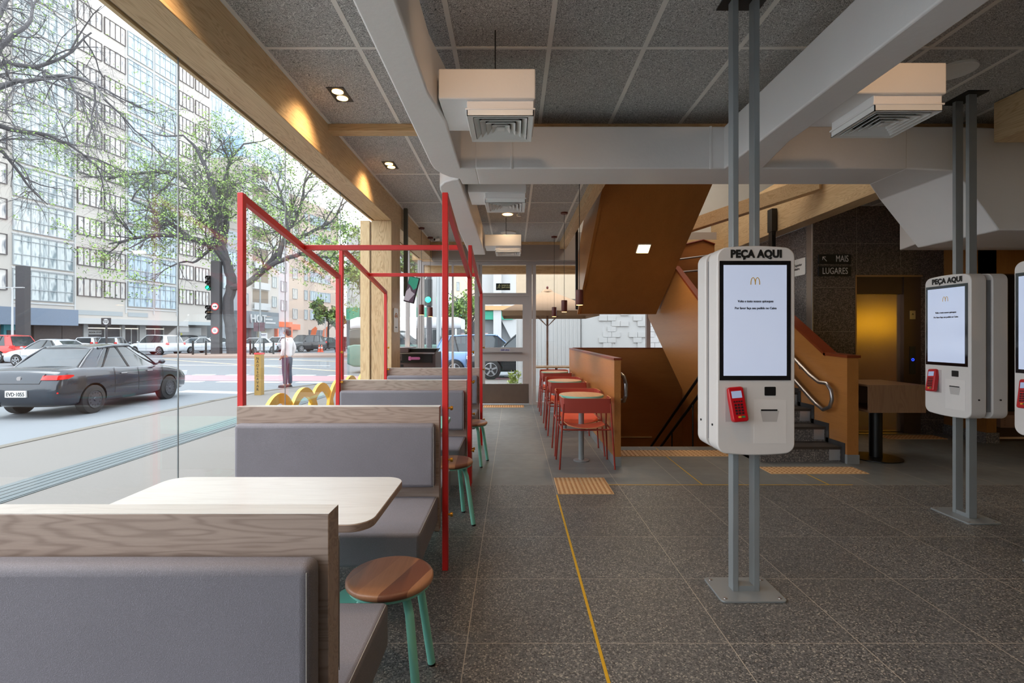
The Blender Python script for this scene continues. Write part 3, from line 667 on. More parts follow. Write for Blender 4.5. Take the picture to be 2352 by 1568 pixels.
def make_stool(x, y, label):
    r = thing('stool', label, 'stool', (x, y, 0), 0, 'mint-legged stools at the booth ends')
    MB().lathe((0, 0, 0), [(.150, .432), (.163, .434), (.170, .440), (.170, .452), (.164, .460), (.150, .4625), (.02, .4605)], 48).build('seat', 'walnut', r, smooth=True, angle=60)
    MB().lathe((0, 0, 0), [(.155, .424), (.160, .424), (.160, .432), (.02, .432)], 40).build('seat_ring', 'mint', r, smooth=True)
    for a in (-47, 47, 133, 227):
        c, s = math.cos(R(a)), math.sin(R(a))
        l = MB().tube([(c * .09, s * .09, .418), (c * .125, s * .125, .405), (c * .145, s * .145, .36), (c * .205, s * .205, .012)], [.014, .0165, .017, .0165], 14)
        lg_ = l.build('leg', 'mint', r, smooth=True)
        MB().tube([(c * .2055, s * .2055, .013), (c * .208, s * .208, 0)], .0155, 12).build('foot_cap', 'black', lg_, smooth=True)
    return r
s0 = make_stool(-.487, 1.968, 'nearest round walnut stool with mint legs at the white oak table')
dup(s0, None, (-.474, 3.76, 0), R(20), 'second round stool with mint legs, right behind the nearest red post')
dup(s0, None, (-.450, 5.45, 0), R(-10), 'farthest round stool with mint legs, beyond the second red post')

# ================================================================ ROUND TABLES AND CHAIRS
m, t, b = new_mat('round_top'); n1 = noise(t, objco(t, (1, .08, 1)), 30, 4, .6, .6)
t.links.new(mixc(t, n1, s2l((.86, .72, .56)), s2l((.72, .55, .40))), b.inputs['Base Color']); b.inputs['Roughness'].default_value = .35
M['round_top'] = m
def make_rt(y, label):
    r = thing('round_table', label, 'table', (.77, y, 0), 0, 'round tables along the guard wall')
    MB().lathe((0, 0, 0), [(.243, .718), (.248, .722), (.248, .742), (.244, .744)], 56).build('table_edge', 'mint', r, smooth=True, angle=50)
    MB().lathe((0, 0, 0), [(.244, .7435), (.244, .7455)], 56).build('tabletop', 'round_top', r)
    MB().lathe((0, 0, 0), [(.031, .014), (.031, .70), (.12, .712), (.12, .718)], 32).build('pole', 'grey_paint', r, smooth=True)
    MB().lathe((0, 0, 0), [(.088, 0), (.088, .008), (.033, .016)], 36).build('base_plate', 'grey_paint', r, smooth=True)
    return r
rt = make_rt(5.585, 'nearest round cafe table with mint edge along the guard wall')
dup(rt, None, (.765, 7.33, 0), 0, 'middle round cafe table with mint edge along the guard wall')
dup(rt, None, (.765, 9.1, 0), 0, 'farthest round cafe table, next to the storefront')
def make_chair(loc, rz, label):
    r = thing('armchair', label, 'chair', loc, rz, 'brick red armchairs at the round tables')
    # seat faces +Y ; origin at centre
    rings = []; 
    def zf(x, y): return .425 + .035 * (x / .22) ** 2 - .012 * (y / .2) + (-.03 * max(0, (y - .14) / .07) ** 2)
    vs = []; nx, ny = 12, 10
    for lay in (0, 1):
        for j in range(ny + 1):
            for i_ in range(nx + 1):
                y = -.20 + .41 * j / ny; wv_ = .215 - .02 * (1 - j / ny); x = -wv_ + 2 * wv_ * i_ / nx
                yy = y
                if j in (0, ny): yy = y + (-1 if j == ny else 1) * .035 * abs(x / wv_) ** 4
                vs.append((x, yy, zf(x, y) - .012 * lay))
    def ix(l, j, i_): return l * (nx + 1) * (ny + 1) + j * (nx + 1) + i_
    topf = [(ix(0, j, i_), ix(0, j, i_ + 1), ix(0, j + 1, i_ + 1), ix(0, j + 1, i_)) for j in range(ny) for i_ in range(nx)]
    botf = [(ix(1, j, i_), ix(1, j + 1, i_), ix(1, j + 1, i_ + 1), ix(1, j, i_ + 1)) for j in range(ny) for i_ in range(nx)]
    side = []
    for i_ in range(nx): side += [(ix(0, 0, i_ + 1), ix(0, 0, i_), ix(1, 0, i_), ix(1, 0, i_ + 1)), (ix(0, ny, i_), ix(0, ny, i_ + 1), ix(1, ny, i_ + 1), ix(1, ny, i_))]
    for j in range(ny): side += [(ix(0, j, 0), ix(0, j + 1, 0), ix(1, j + 1, 0), ix(1, j, 0)), (ix(0, j + 1, nx), ix(0, j, nx), ix(1, j, nx), ix(1, j + 1, nx))]
    MB().add(vs, topf + botf + side).build('seat', 'ply_orange', r, smooth=True, angle=50)
    MB().add([(v[0] * 1.006, v[1] * 1.006, v[2] - .0025 if k < (nx + 1) * (ny + 1) else v[2] + .0025) for k, v in enumerate(vs)], side).build('seat_edge', 'ply_edge', r)
    # curved back that wraps round to the arms
    prof = []
    for k in range(25):
        u = -1 + 2 * k / 24; a = abs(u)
        if a < .55: x = u / .55 * .235; y = -.225 - .0 + .012 * (u / .55) ** 2
        else:
            q = (a - .55) / .45; x = math.copysign(.235 + .032 * math.sin(min(1, q * 2.2) * math.pi / 2), u); y = -.213 + .29 * max(0, q - .06)
        h_ = .152 if a < .62 else .152 - .122 * min(1, (a - .62) / .38) ** .8
        prof.append((x, y, h_))
    T = .745
    ou, inn = [], []
    vs = []; fs = []
    for k, (x, y, h_) in enumerate(prof):
        L = math.hypot(x, y + .02); nxn, nyn = x / L * .012, (y + .02) / L * .012
        for (ax, ay) in ((x, y), (x - nxn, y - nyn)):
            vs.append((ax, ay, T)); vs.append((ax, ay, T - h_))
    n = len(prof)
    for k in range(n - 1):
        q = 4 * k; fs += [(q, q + 4, q + 5, q + 1), (q + 2, q + 3, q + 7, q + 6), (q + 1, q + 5, q + 7, q + 3)]
    fs += [(0, 1, 3, 2), (4 * n - 4, 4 * n - 2, 4 * n - 1, 4 * n - 3)]
    fs += [(4 * k, 4 * k + 2, 4 * k + 6, 4 * k + 4) for k in range(n - 1)]
    MB().add(vs, fs).build('backrest', 'ply_red', r, smooth=True, angle=40)
    e = MB()
    e.add([(v[0], v[1], v[2] + .0012) for v in vs], [(4 * k, 4 * k + 2, 4 * k + 6, 4 * k + 4) for k in range(n - 1)]).build('top_edge', 'ply_edge', r)
    for sx_ in (-1, 1):
        for fy, ty in ((.215, .075), (-.215, -.205)):
            l = MB().tube([(sx_ * .29, fy, 0), (sx_ * .262, ty if fy < 0 else .14, .44), (sx_ * (.255 if fy > 0 else .245), ty, .69 if fy < 0 else .715)], .0095, 10)
            l.build('leg', 'brick_red', r, smooth=True)
    fr_ = MB()
    for y in (-.16, .14): fr_.tube([(-.262, y, .41), (0, y, .405), (.262, y, .41)], .009, 8)
    for sx_ in (-1, 1): fr_.tube([(sx_ * .262, -.205, .415), (sx_ * .262, .14, .415)], .009, 8)
    fr_.build('seat_frame', 'brick_red', r, smooth=True)
    return r
ch = make_chair((.79, 5.41, 0), 0, 'x'); first = True
names = ['nearest', 'middle', 'farthest']
for i, yc in enumerate((5.585, 7.33, 9.1)):
    for s, q in ((-1, 'with its back to the viewer'), (1, 'facing the viewer behind the tabletop')):
        loc = (.78, yc - .175 if s < 0 else yc + .40, 0); rz = 0 if s < 0 else R(180)
        if i == 2 and s > 0: loc = (.78, yc + .33, 0)
        lb = 'brick red armchair %s at the %s round table' % (q, names[i])
        if first: ch.location = loc; ch['label'] = lb; first = False
        else: dup(ch, None, loc, rz, lb)
# outside plank table
ot = thing('terrace_table', 'wooden plank table outside the glass behind the round tables', 'table', (.95, 10.85, -.03))
MB().box(-.48, .35, -.25, .25, .735, .765).build('tabletop', 'round_top', ot)
MB().lathe((0, 0, 0), [(.2, 0), (.2, .01), (.03, .02), (.03, .735)], 20).build('pedestal', 'dark_steel', ot)

# ================================================================ PENDANTS, DOWNLIGHTS, SPRINKLER
def pendant(x, y, label, zb_=1.76):
    r = thing('pendant_lamp', label, 'pendant lamp', (x, y, zb_), 0, None)
    MB().lathe((0, 0, 0), [(.043, 0), (.045, .004), (.045, .172), (.038, .176), (.008, .178)], 28).build('shade', 'pend', r, smooth=True)
    MB().lathe((0, 0, -.002), [(.038, 0), (.038, .001)], 20).build('light_disc', 'lamp_warm', r)
    MB().tube([(0, 0, .175), (0, 0, ZC - zb_ - .02)], .0035, 6).build('cord', 'black', r)
    MB().lathe((0, 0, ZC - zb_ - .025), [(.05, .0), (.055, .02), (.055, .025)], 24).build('ceiling_rose', 'pend', r, smooth=True)
    lamp('pendant_glow', 'SPOT', (x, y, zb_ - .02), 18, (1, .68, .4), (0, 0, 0), .03, 110)
pendant(.774, 5.76, 'nearest maroon pendant lamp, largest, beside the brown stair soffit')
pendant(.774, 7.47, 'middle maroon pendant lamp of the three above the round tables')
pendant(.774, 9.28, 'farthest maroon pendant lamp above the round tables')
pendant(-1.573, 8.53, 'left of the two small pendant lamps by the street window corner')
pendant(-1.556, 9.35, 'right of the two small pendant lamps by the street window corner')
def downlight(x, y, label, e=26):
    r = thing('downlight', label, 'downlight', (x, y, ZC))
    MB().box(-.065, .065, -.115, .115, -.004, 0).build('plate', 'black', r)
    for yy in (-.052, .052):
        MB().lathe((0, yy, -.007), [(.042, .003), (.042, 0), (.02, .0)], 20).build('bulb', 'lamp_warm', r)
    lamp('ceiling_spot', 'SPOT', (x, y, ZC - .03), e, (1, .66, .34), (0, R(30) if x < 0 else 0, 0), .05, 105, 1.0)
downlight(-1.328, 3.81, 'nearer twin recessed downlight beside the pine window beam', 30)
downlight(-1.334, 5.39, 'farther twin recessed downlight beside the pine window beam', 30)
for k, (x, y) in enumerate(((-1.33, 2.2), (-1.33, .6), (.35, 1.55), (2.9, 1.5), (6.2, 1.5), (5.2, 5.6), (6.4, 3.6))):
    lamp('ceiling_spot', 'SPOT', (x, y, ZC - .03), [36, 36, 30, 34, 36, 30, 30][k], (1, .66, .36), (0, 0, 0), .05, 130, .9)  # further spots added out of view, without fixtures, for warm ambient light
for x in (-.1, 2.25): lamp('spot_beam', 'SPOT', (x, 1.75, ZC - .05), 17, (1, .64, .38), (R(68), 0, 0), .05, 70, 1.0)
cl = thing('ceiling_lamp', 'small round glowing ceiling lamp behind the second air diffuser', 'ceiling light', (-.08, 7.5, ZC))
MB().lathe((0, 0, -.02), [(.09, 0), (.09, .02)], 28).build('body', 'white', cl); MB().lathe((0, 0, -.024), [(.075, 0), (.075, .003)], 28).build('diffuser', 'lamp_warm', cl)
lamp('ceiling_lamp_light', 'SPOT', (-.08, 7.5, ZC - .05), 8, (1, .75, .5), (0, 0, 0), .08, 140, .9)
sp_ = thing('sprinkler', 'small white detector under the ceiling left of the stair opening', 'sprinkler', (.09, 7.3, ZC - .10))
MB().tube([(0, 0, .02), (0, 0, .10)], .012, 10).lathe((0, 0, 0), [(.03, 0), (.03, .03), (.015, .035)], 16).build('head', 'white', sp_, smooth=True)
for x, y, r_, lb in ((-.08, 8.9, .14, 'round white ceiling speaker near the entrance'), (3.07, 3.45, .13, 'round white ceiling speaker right of the second air diffuser box')):
    o = thing('ceiling_speaker', lb, 'speaker', (x, y, ZC)); MB().lathe((0, 0, -.02), [(r_, .02), (r_, .004), (r_ - .02, 0), (r_ - .035, .008), (.02, .008)], 36).build('ring', 'white', o, smooth=True)
cm = thing('security_camera', 'tiny white security camera on the ceiling near the far pendants', 'camera', (-1.42, 9.3, ZC - .06))
MB().tube([(0, 0, .06), (0, 0, .02)], .01, 8).tube([(-.04, -.04, .0), (.03, .03, .02)], .028, 12).build('body', 'white', cm, smooth=True); MB().tube([(-.04, -.04, .0), (-.046, -.046, -.002)], .02, 12).build('lens', 'black', cm)

# ================================================================ DUCTS
ZD, ZT = 2.78, 3.13
def duct(name, poly, z0, z1, label, bev=.012):
    return tag(MB().prism(poly, 'Z', z0, z1).build(name, 'duct', bevel=bev, seg=3), label, 'air duct')
duct('air_duct', [(-.66, -1.5), (-.48, -1.5), (-.478, 2.82), (-.43, 3.2), (-.43, 4.09), (-.30, 4.09), (-.30, 4.515), (-.46, 4.515), (-.47, 4.36), (-.55, 4.31), (-.61, 4.22), (-.65, 4.10), (-.66, 3.98)], ZD, ZT, 'pale rectangular air duct running from the viewer towards the door, left of the ceiling')
duct('air_duct', [(-.475, 4.37), (-.47, 4.52), (-.47, 8.45), (-.74, 8.45), (-.69, 4.70), (-.675, 4.58), (-.62, 4.46), (-.55, 4.40)], ZD, ZT, 'farther stretch of pale air duct continuing towards the entrance')
# cross duct with drop on the right
cd = thing('air_duct', 'big pale air duct crossing the ceiling from side to side with a dropped right end', 'air duct', (1.5, 4.3, ZD)); CO = (1.5, 4.3, ZD)
MB().prism([(-.31, ZD), (3.25, ZD), (3.25, ZT), (-.31, ZT)], 'Y', 4.085, 4.515).build('main_run', 'duct', cd, off=CO, bevel=.012, seg=3)
def ring(x, y0, y1, z0, z1): return [(x, y0, z0), (x, y1, z0), (x, y1, z1), (x, y0, z1)]
MB().loft([ring(3.24, 4.09, 4.51, ZD, ZT), ring(3.66, 4.09, 4.95, ZD - .02, ZT), ring(4.04, 4.12, 4.95, 2.28 + .0, ZT), ring(4.6, 4.12, 4.95, 2.28, ZT), ring(7.6, 4.12, 4.95, 2.28, ZT)]).build('dropped_end', 'duct', cd, off=CO, bevel=.012, seg=3)
for a_, b_ in ((-.02, .0), (1.62, 1.64)): MB().box(a_, b_, 4.079, 4.09, ZD - .005, ZT).build('joint_seam', 'duct', cd, off=CO, bevel=.004)
duct('air_duct', [(1.785, -1.5), (1.96, -1.5), (1.96, 3.5), (2.06, 4.1), (1.74, 4.1), (1.74, 3.9)], ZD, ZT, 'pale rectangular air duct running along the ceiling above the first kiosk')
duct('air_duct', [(4.3, 5.0), (7.6, 5.0), (7.6, 5.9), (4.6, 5.9)], 2.42, 2.80, 'lower dark air duct at the far right above the stone wall')
M['vent_dark'] = plain('vent_shadow', (.12, .12, .12), .7)
def diffuser(x0, y, label, side=1, zd=0):
    # box branch with square louvred diffuser; x0 = duct side, extends +x
    o = (x0 + .3, y + .2, 2.7)
    r = thing('air_diffuser', label, 'air diffuser', o)
    MB().box(x0, x0 + .57, y, y + .46, 2.794, 2.973).build('branch_box', 'duct', r, off=o, bevel=.008, seg=2)
    nx0, nx1, ny0, ny1 = x0 + .165, x0 + .56, y + .02, y + .40
    ne = MB().box(nx0, nx1, ny0, ny1, 2.745, 2.80); ne.box(nx0 - .01, nx1 + .01, ny0 - .01, ny1 + .01, 2.735, 2.747)
    fr2 = MB()
    def sq(mb, cx, cy, a, b_, z0, z1):   # hollow square frustum ring (outer a at z0, inner b at z1)
        P = [(cx - a, cy - a, z0), (cx + a, cy - a, z0), (cx + a, cy + a, z0), (cx - a, cy + a, z0), (cx - b_, cy - b_, z1), (cx + b_, cy - b_, z1), (cx + b_, cy + b_, z1), (cx - b_, cy + b_, z1)]
        Q = [(p[0], p[1], p[2] + .004) for p in P]
        fs = [(i_, (i_ + 1) % 4, (i_ + 1) % 4 + 4, i_ + 4) for i_ in range(4)] + [(8 + i_, 12 + i_, 12 + (i_ + 1) % 4, 8 + (i_ + 1) % 4) for i_ in range(4)]
        fs += [(i_, 8 + i_, 8 + (i_ + 1) % 4, (i_ + 1) % 4) for i_ in range(4)] + [(i_ + 4, (i_ + 1) % 4 + 4, 12 + (i_ + 1) % 4, 12 + i_) for i_ in range(4)]
        mb.add(P + Q, fs)
    cx, cy = (nx0 + nx1) / 2, (ny0 + ny1) / 2; hw = .19
    ne.build('neck', 'duct', r, off=o, bevel=.004)
    MB().box(cx - .165, cx + .165, cy - .165, cy + .165, 2.733, 2.7345).build('plenum_shade', 'vent_dark', r, off=o)  # dark sheet painted as the shade behind the louvres
    sq(fr2, cx, cy, .197, .165, 2.700, 2.706)
    for k, a_ in enumerate((.160, .125, .090, .055)):
        sq(fr2, cx, cy, a_, a_ - .030, 2.700, 2.728)
    fr2.box(cx - .022, cx + .022, cy - .022, cy + .022, 2.700, 2.704)
    fr2.box(cx - .197, cx - .192, cy - .197, cy + .197, 2.70, 2.74).box(cx + .192, cx + .197, cy - .197, cy + .197, 2.70, 2.74).box(cx - .197, cx + .197, cy - .197, cy - .192, 2.70, 2.74).box(cx - .197, cx + .197, cy + .192, cy + .197, 2.70, 2.74)
    fr2.build('louvres', 'white', r, off=o)
    MB().tube([(x0 + .33, y + .1, 2.97), (x0 + .33, y + .1, ZC)], .004, 6).build('hanger_rod', 'black', r, off=o)
diffuser(-.437, 2.91, 'nearest square louvred air diffuser on a box beside the left duct')
diffuser(-.437, 4.82, 'second square louvred air diffuser along the left duct')
diffuser(-.437, 7.70, 'farthest square louvred air diffuser, before the entrance bulkhead')
diffuser(1.92, 2.845, 'square louvred air diffuser on a warm lit box at the upper right')
diffuser(4.75, 5.3, 'dark louvred air diffuser at the right, under the far duct')

# ================================================================ KIOSKS
m, t, b = new_mat('kiosk_screen'); v = N(t, 'ShaderNodeTexCoord').outputs['Object']
n = noise(t, v, 2, 2); c = mixc(t, n, s2l((.80, .84, .93)), s2l((.74, .79, .90)))
t.links.new(c, b.inputs['Base Color']); t.links.new(c, b.inputs['Emission Color']); b.inputs['Emission Strength'].default_value = .33
b.inputs['Base Color'].default_value = (0.3, .3, .32, 1); b.inputs['Roughness'].default_value = .06
M['screen'] = m
M['bezel'] = plain('black_glass_bezel', (.03, .03, .05), .12, 0, .05, coat=.5)
M['gold'] = plain('golden_print', (.86, .68, .22), .5)
M['ink'] = plain('black_ink', (.05, .05, .05), .6)
M['term_red'] = plain('glossy_red_plastic', (.72, .05, .10), .3, 0, .05)
M['key'] = plain('dark_keys', (.16, .06, .08), .5)
M['key_y'] = plain('yellow_key', (.85, .65, .15), .5); M['key_g'] = plain('green_key', (.15, .50, .30), .5)
M['lcd'] = plain('small_lcd', (.62, .68, .80), .3, emit=(.6, .66, .8), es=.25)
def kprofile(w_, z0, z1, r=.055):
    # rounded slab outline with gently arched top and bottom (x, z)
    pts = []; hw = w_ / 2; a_ = .014
    def arch(x): return a_ * (1 - (x / hw) ** 2)
    for k in range(13):
        x = hw - r - (w_ - 2 * r) * k / 12; pts.append((x, z1 - a_ + arch(x)))
    for k in range(1, 9):
        q = R(90 + 90 * k / 8); pts.append((-hw + r + r * math.cos(q), z1 - a_ + arch(hw - r) - r + r * math.sin(q)))
    for k in range(0, 8):
        q = R(180 + 90 * k / 8); pts.append((-hw + r + r * math.cos(q), z0 + a_ - arch(hw - r) + r + r * math.sin(q)))
    for k in range(13):
        x = -hw + r + (w_ - 2 * r) * k / 12; pts.append((x, z0 + a_ - arch(x)))
    for k in range(1, 9):
        q = R(270 + 90 * k / 8); pts.append((hw - r + r * math.cos(q), z0 + a_ - arch(hw - r) + r + r * math.sin(q)))
    for k in range(0, 8):
        q = R(90 * k / 8); pts.append((hw - r + r * math.cos(q), z1 - a_ + arch(hw - r) - r + r * math.sin(q)))
    return pts
def logo_m(mb, cx, cz, w_, y0, y1):
    # two rounded humps side by side
    hw = w_ / 2
    for s in (-1, 1):
        outer = []
        for k in range(17):
            q = math.pi * k / 16; outer.append((cx + s * hw / 2 - math.cos(q) * hw / 2 * 1.0, cz + math.sin(q) ** .8 * w_ * .80))
        for k in range(16):
            th = w_ * (.10 if k in (0, 15) else .095)
            a, c2 = outer[k], outer[k + 1]; mb.bar((a[0], (y0 + y1) / 2, a[1]), (c2[0], (y0 + y1) / 2, c2[1]), abs(y1 - y0), th, up=(0, 1, 0.01)) if False else mb.add(
                [(a[0] - th / 2, y0, a[1]), (a[0] + th / 2, y0, a[1]), (c2[0] + th / 2, y0, c2[1]), (c2[0] - th / 2, y0, c2[1]), (a[0], y0, a[1] - th / 2), (a[0], y0, a[1] + th / 2), (c2[0], y0, c2[1] + th / 2), (c2[0], y0, c2[1] - th / 2)],
                [(0, 1, 2, 3), (4, 5, 6, 7)])
def make_kiosk(loc, rz, label):
    r = thing('order_kiosk', label, 'order kiosk', loc, rz, 'white self-order kiosks on twin posts')
    Z0, Z1 = .779, 1.876
    for s in (-1, 1):   # s=-1 front (towards -y)
        y0, y1 = (-.1375, -.0225) if s < 0 else (.0225, .1375)
        MB().prism(kprofile(.408, Z0, Z1), 'Y', y0, y1).build('housing', 'kiosk', r, bevel=.006, seg=2)
        yf = s * .1375; Rm = Matrix.Identity(4) if s < 0 else Matrix.Rotation(math.pi, 4, 'Z')
        def P(name, mb, mat, parent=r, **k):
            mb.xf(Rm); return mb.build(name, mat, parent, **k)
        f = -.1375
        P('bezel', MB().box(-.192, .180, f - .0035, f, 1.172, 1.797), 'bezel')
        sc = P('screen', MB().box(-.172, .158, f - .0045, f - .0034, 1.196, 1.775), 'screen')
        text_mesh('PEÇA AQUI', .054, 'ink', r, .0030, space=1.06, xf=Rm @ TX((.0, f - .002, 1.832), (R(90), 0, 0)), sx=.93)
        text_mesh('Volte e teste nossos quiosques', .0165, 'ink', sc, .0003, xf=Rm @ TX((-.005, f - .0055, 1.585), (R(90), 0, 0)), sx=.90)
        text_mesh('Por favor faça seu pedido no Caixa', .0165, 'ink', sc, .0003, xf=Rm @ TX((-.005, f - .0055, 1.549), (R(90), 0, 0)), sx=.93)
        lg_ = MB(); logo_m(lg_, -.007, 1.672, .046, f - .0056, f - .005); P('screen_emblem', lg_, 'gold', sc)
        # card terminal recess and terminal
        P('terminal_recess', MB().box(-.162, -.048, f - .0012, f, .955, 1.135), plain('recess_grey', (.74, .71, .71), .5) if 'recess' not in M else M['recess'])
        tm = MB().prism(rrect(-.040, .040, -.090, .090, .014), 'Z', 0, .034)
        Tm = Rm @ Matrix.Translation((-.108, f - .003, 1.045)) @ Matrix.Rotation(R(-5), 4, 'Y') @ Matrix.Rotation(R(78), 4, 'X')
        tm.xf(Tm); te = tm.build('card_terminal', 'term_red', r, bevel=.006, seg=3)
        MB().box(-.027, .025, .032, .068, .0345, .0355).xf(Tm).build('display', 'lcd', te)
        kk = MB()
        for i_ in range(3):
            for j_ in range(4): kk.box(-.022 + i_ * .016, -.011 + i_ * .016, -.052 + j_ * .0145, -.042 + j_ * .0145, .0345, .0365)
        for i_ in range(4): kk.box(-.024 + i_ * .0125, -.015 + i_ * .0125, .010, .017, .0345, .036)
        kk.xf(Tm).build('keypad', 'key', te)
        MB().box(-.012, .002, -.070, -.061, .0345, .037).xf(Tm).build('yellow_key', 'key_y', te); MB().box(.006, .022, -.070, -.061, .0345, .037).xf(Tm).build('green_key', 'key_g', te)
        P('scanner_window', MB().prism(rrect(.044, .102, 1.092, 1.138, .004), 'Y', f - .002, f), 'black', bevel=0)
        P('printer_door', MB().box(-.012, .158, f - .0010, f, .842, 1.070), plain('door_panel_white', (.88, .86, .85), .4) if 'pdoor' not in M else M['pdoor'])
        P('receipt_slot', MB().box(.025, .110, f - .003, f, 1.012, 1.020), 'black')
        P('receipt_scoop', MB().add([(.022, f - .0015, 1.012), (.120, f - .0015, 1.012), (.108, f - .0015, .955), (.034, f - .0015, .955)], [(0, 1, 2, 3)]), plain('scoop_grey', (.74, .72, .71), .5) if 'scoop' not in M else M['scoop'])
    lk = MB().tube([(.204, -.08, .93), (.209, -.08, .93)], .006, 12).tube([(-.204, -.08, .93), (-.209, -.08, .93)], .006, 12)
    lk.tube([(.204, .08, .93), (.209, .08, .93)], .006, 12).tube([(-.204, .08, .93), (-.209, .08, .93)], .006, 12).build('lock', 'black', r)
    MB().box(-.19, .19, -.0224, .0224, Z0 + .06, Z1 - .06).build('core', plain('kiosk_core_grey', (.45, .45, .46), .5) if 'core' not in M else M['core'], r)
    for x in (-.0575, .0575):
        pm = MB().box(x - .0155, x + .0155, -.03, .03, .010, ZC - .004)
        pm.build('post', 'grey_paint', r, bevel=.002, seg=1)
    MB().box(-.042, .042, -.028, .028, .010, .04).build('post_link', 'grey_paint', r)
    MB().prism(rrect(-.175, .175, -.13, .13, .025), 'Z', 0, .011).build('base_plate', 'grey_paint', r, bevel=.002)
    sc_ = MB()
    for x in (-.145, .145):
        for y in (-.10, .10): sc_.lathe((x, y, .011), [(.011, 0), (.009, .003), (.003, .003)], 12)
    sc_.build('screw', 'steel', r)
    MB().box(-.12, .12, -.08, .08, ZC - .008, ZC - .001).build('ceiling_plate', 'dark_steel', r)
    return r
k1 = make_kiosk((1.274, 2.735, 0), 0, 'nearest white order kiosk with lit screen facing the viewer, centre right')
dup(k1, None, (3.515, 3.86, 0), R(-90), 'second white order kiosk, turned towards the window, right of the lift')
dup(k1, None, (3.305, 2.93, 0), R(-90), 'white order kiosk cut off by the right edge of the photo')

# ================================================================ TRAY STATION, MONITOR, BOX TABLE
ts = thing('tray_station', 'dark brown litter and tray station with stickers behind the last booth bench', 'waste station', (-1.55, 8.0, 0)); TO = (-1.55, 8.0, 0)
M['ts'] = plain('dark_brown_laminate', (.36, .29, .29), .4, 0, .06)
M['sticker_teal'] = plain('teal_sticker', (.12, .30, .34), .5); M['pink'] = plain('pink_print', (.80, .45, .65), .5)
MB().box(-1.87, -1.19, 7.62, 8.25, .06, 1.145).build('body', 'ts', ts, off=TO, bevel=.006)
MB().box(-1.85, -1.21, 7.66, 8.2, 0, .06).build('plinth', 'black', ts, off=TO)
MB().box(-1.87, -1.60, 7.60, 8.2, 1.145, 1.22).build('side_shelf', 'ts', ts, off=TO, bevel=.004)
MB().box(-1.70, -1.24, 7.60, 7.62, .99, 1.12).build('drop_flap', 'black', ts, off=TO)
MB().box(-1.74, -1.20, 7.58, 7.63, 1.125, 1.14).build('steel_edge', 'steel', ts, off=TO)
MB().lathe((-1.815, 7.612, .985), [(.001, -.125), (.022, -.09), (.028, 0), (.02, .09), (.001, .12)], 12, 1, .3).build('bottle_sticker', 'sticker_teal', ts, off=TO)
bl = MB()
for z_, ws in ((1.045, (.05,)), (.985, (.04, .05)), (.925, (.045, .035))):
    x_ = -1.775
    for w_ in ws: bl.box(x_, x_ + w_, 7.614, 7.62, z_, z_ + .036); x_ += w_ + .01
bl.build('printed_marks', 'ink', ts, off=TO)
MB().prism(rrect(-1.585, -1.42, 1.035, 1.075, .018), 'Y', 7.594, 7.60).prism(rrect(-1.60, -1.56, 1.025, 1.085, .01), 'Y', 7.592, 7.60).build('pink_emblem', 'pink', ts, off=TO)
tr0 = None
for k in range(3):
    if k == 0:
        o = MB().prism(rrect(-.22, .22, -.15, .15, .03), 'Z', 0, .012).prism(rrect(-.225, .225, -.155, .155, .032), 'Z', .010, .018).build('serving_tray', 'black', smooth=True)
        o.location = (-1.42, 7.86, 1.146); tag(o, 'bottom black serving tray on the dark tray station', 'tray', 'stack of black serving trays'); tr0 = o
    else:
        c = dup(tr0, None, (-1.42 + .012 * k, 7.86, 1.146 + .019 * k), 0, ['', 'middle black serving tray on the dark tray station', 'top black serving tray on the dark tray station'][k])
mo = thing('ceiling_monitor', 'tilted menu screen hanging on a dark pole beside the timber column', 'monitor', (-1.565, 7.25, 1.7)); MO = (-1.565, 7.25, 1.7)
MB().box(-1.592, -1.538, 7.22, 7.28, 1.98, ZC).build('pole', plain('olive_steel', (.30, .31, .28), .5), mo, off=MO)
Tm = Matrix.Translation((-1.47, 7.22, 2.07)) @ Matrix.Rotation(R(14), 4, 'Y') @ Matrix.Rotation(R(-8), 4, 'Z')
MB().box(-.078, .078, -.02, .02, -.19, .19).xf(Tm).xf(Matrix.Translation((0, 0, 0))).build('casing', 'black', mo, off=MO, bevel=.003)
m_ = MB().box(-.07, .07, -.0225, -.020, -.18, .18).xf(Tm); 
M['scr_a'] = plain('poster_purple', (.36, .30, .36), .4, emit=(.36, .30, .36), es=.4); M['scr_b'] = plain('poster_green', (.25, .62, .52), .4, emit=(.25, .62, .52), es=.4); M['scr_c'] = plain('poster_pale', (.72, .70, .75), .4, emit=(.72, .70, .75), es=.4)
sc = m_.build('screen', 'scr_a', mo, off=MO)
MB().prism([(-.07, .08), (-.02, .05), (.03, -.0), (.07, .04), (.07, .18), (-.07, .18)], 'Y', -.0235, -.0226).xf(Tm).build('green_shape', 'scr_b', sc, off=MO)
MB().prism([(-.07, -.17), (.0, -.17), (.02, -.13), (.065, -.05), (.0, -.02), (-.03, .03), (-.07, -.04)], 'Y', -.0235, -.0226).xf(Tm).build('pale_shape', 'scr_c', sc, off=MO)
bt = thing('box_table', 'wooden box shelf table on a black pedestal in front of the lift', 'table', (4.17, 5.7, 0)); BO = (4.17, 5.7, 0)
bx = MB()
x0, x1, y0, y1, z0, z1 = 3.92, 4.55, 5.46, 6.14, .555, .86
bx.box(x0, x1, y0, y1, z1 - .02, z1).box(x0, x1, y0, y1, z0, z0 + .02).box(x0, x1, y0, y0 + .02, z0 + .02, z1 - .02).box(x0, x1, y1 - .02, y1, z0 + .02, z1 - .02).box(x1 - .02, x1, y0 + .02, y1 - .02, z0 + .02, z1 - .02)
bx.build('box_shelf', 'box_wood', bt, off=BO)
MB().box(x1 - .03, x1 - .021, y0 + .02, y1 - .02, z0 + .02, z1 - .02).build('box_shade', 'black', bt, off=BO)  # black sheet standing in for the shade inside the open box
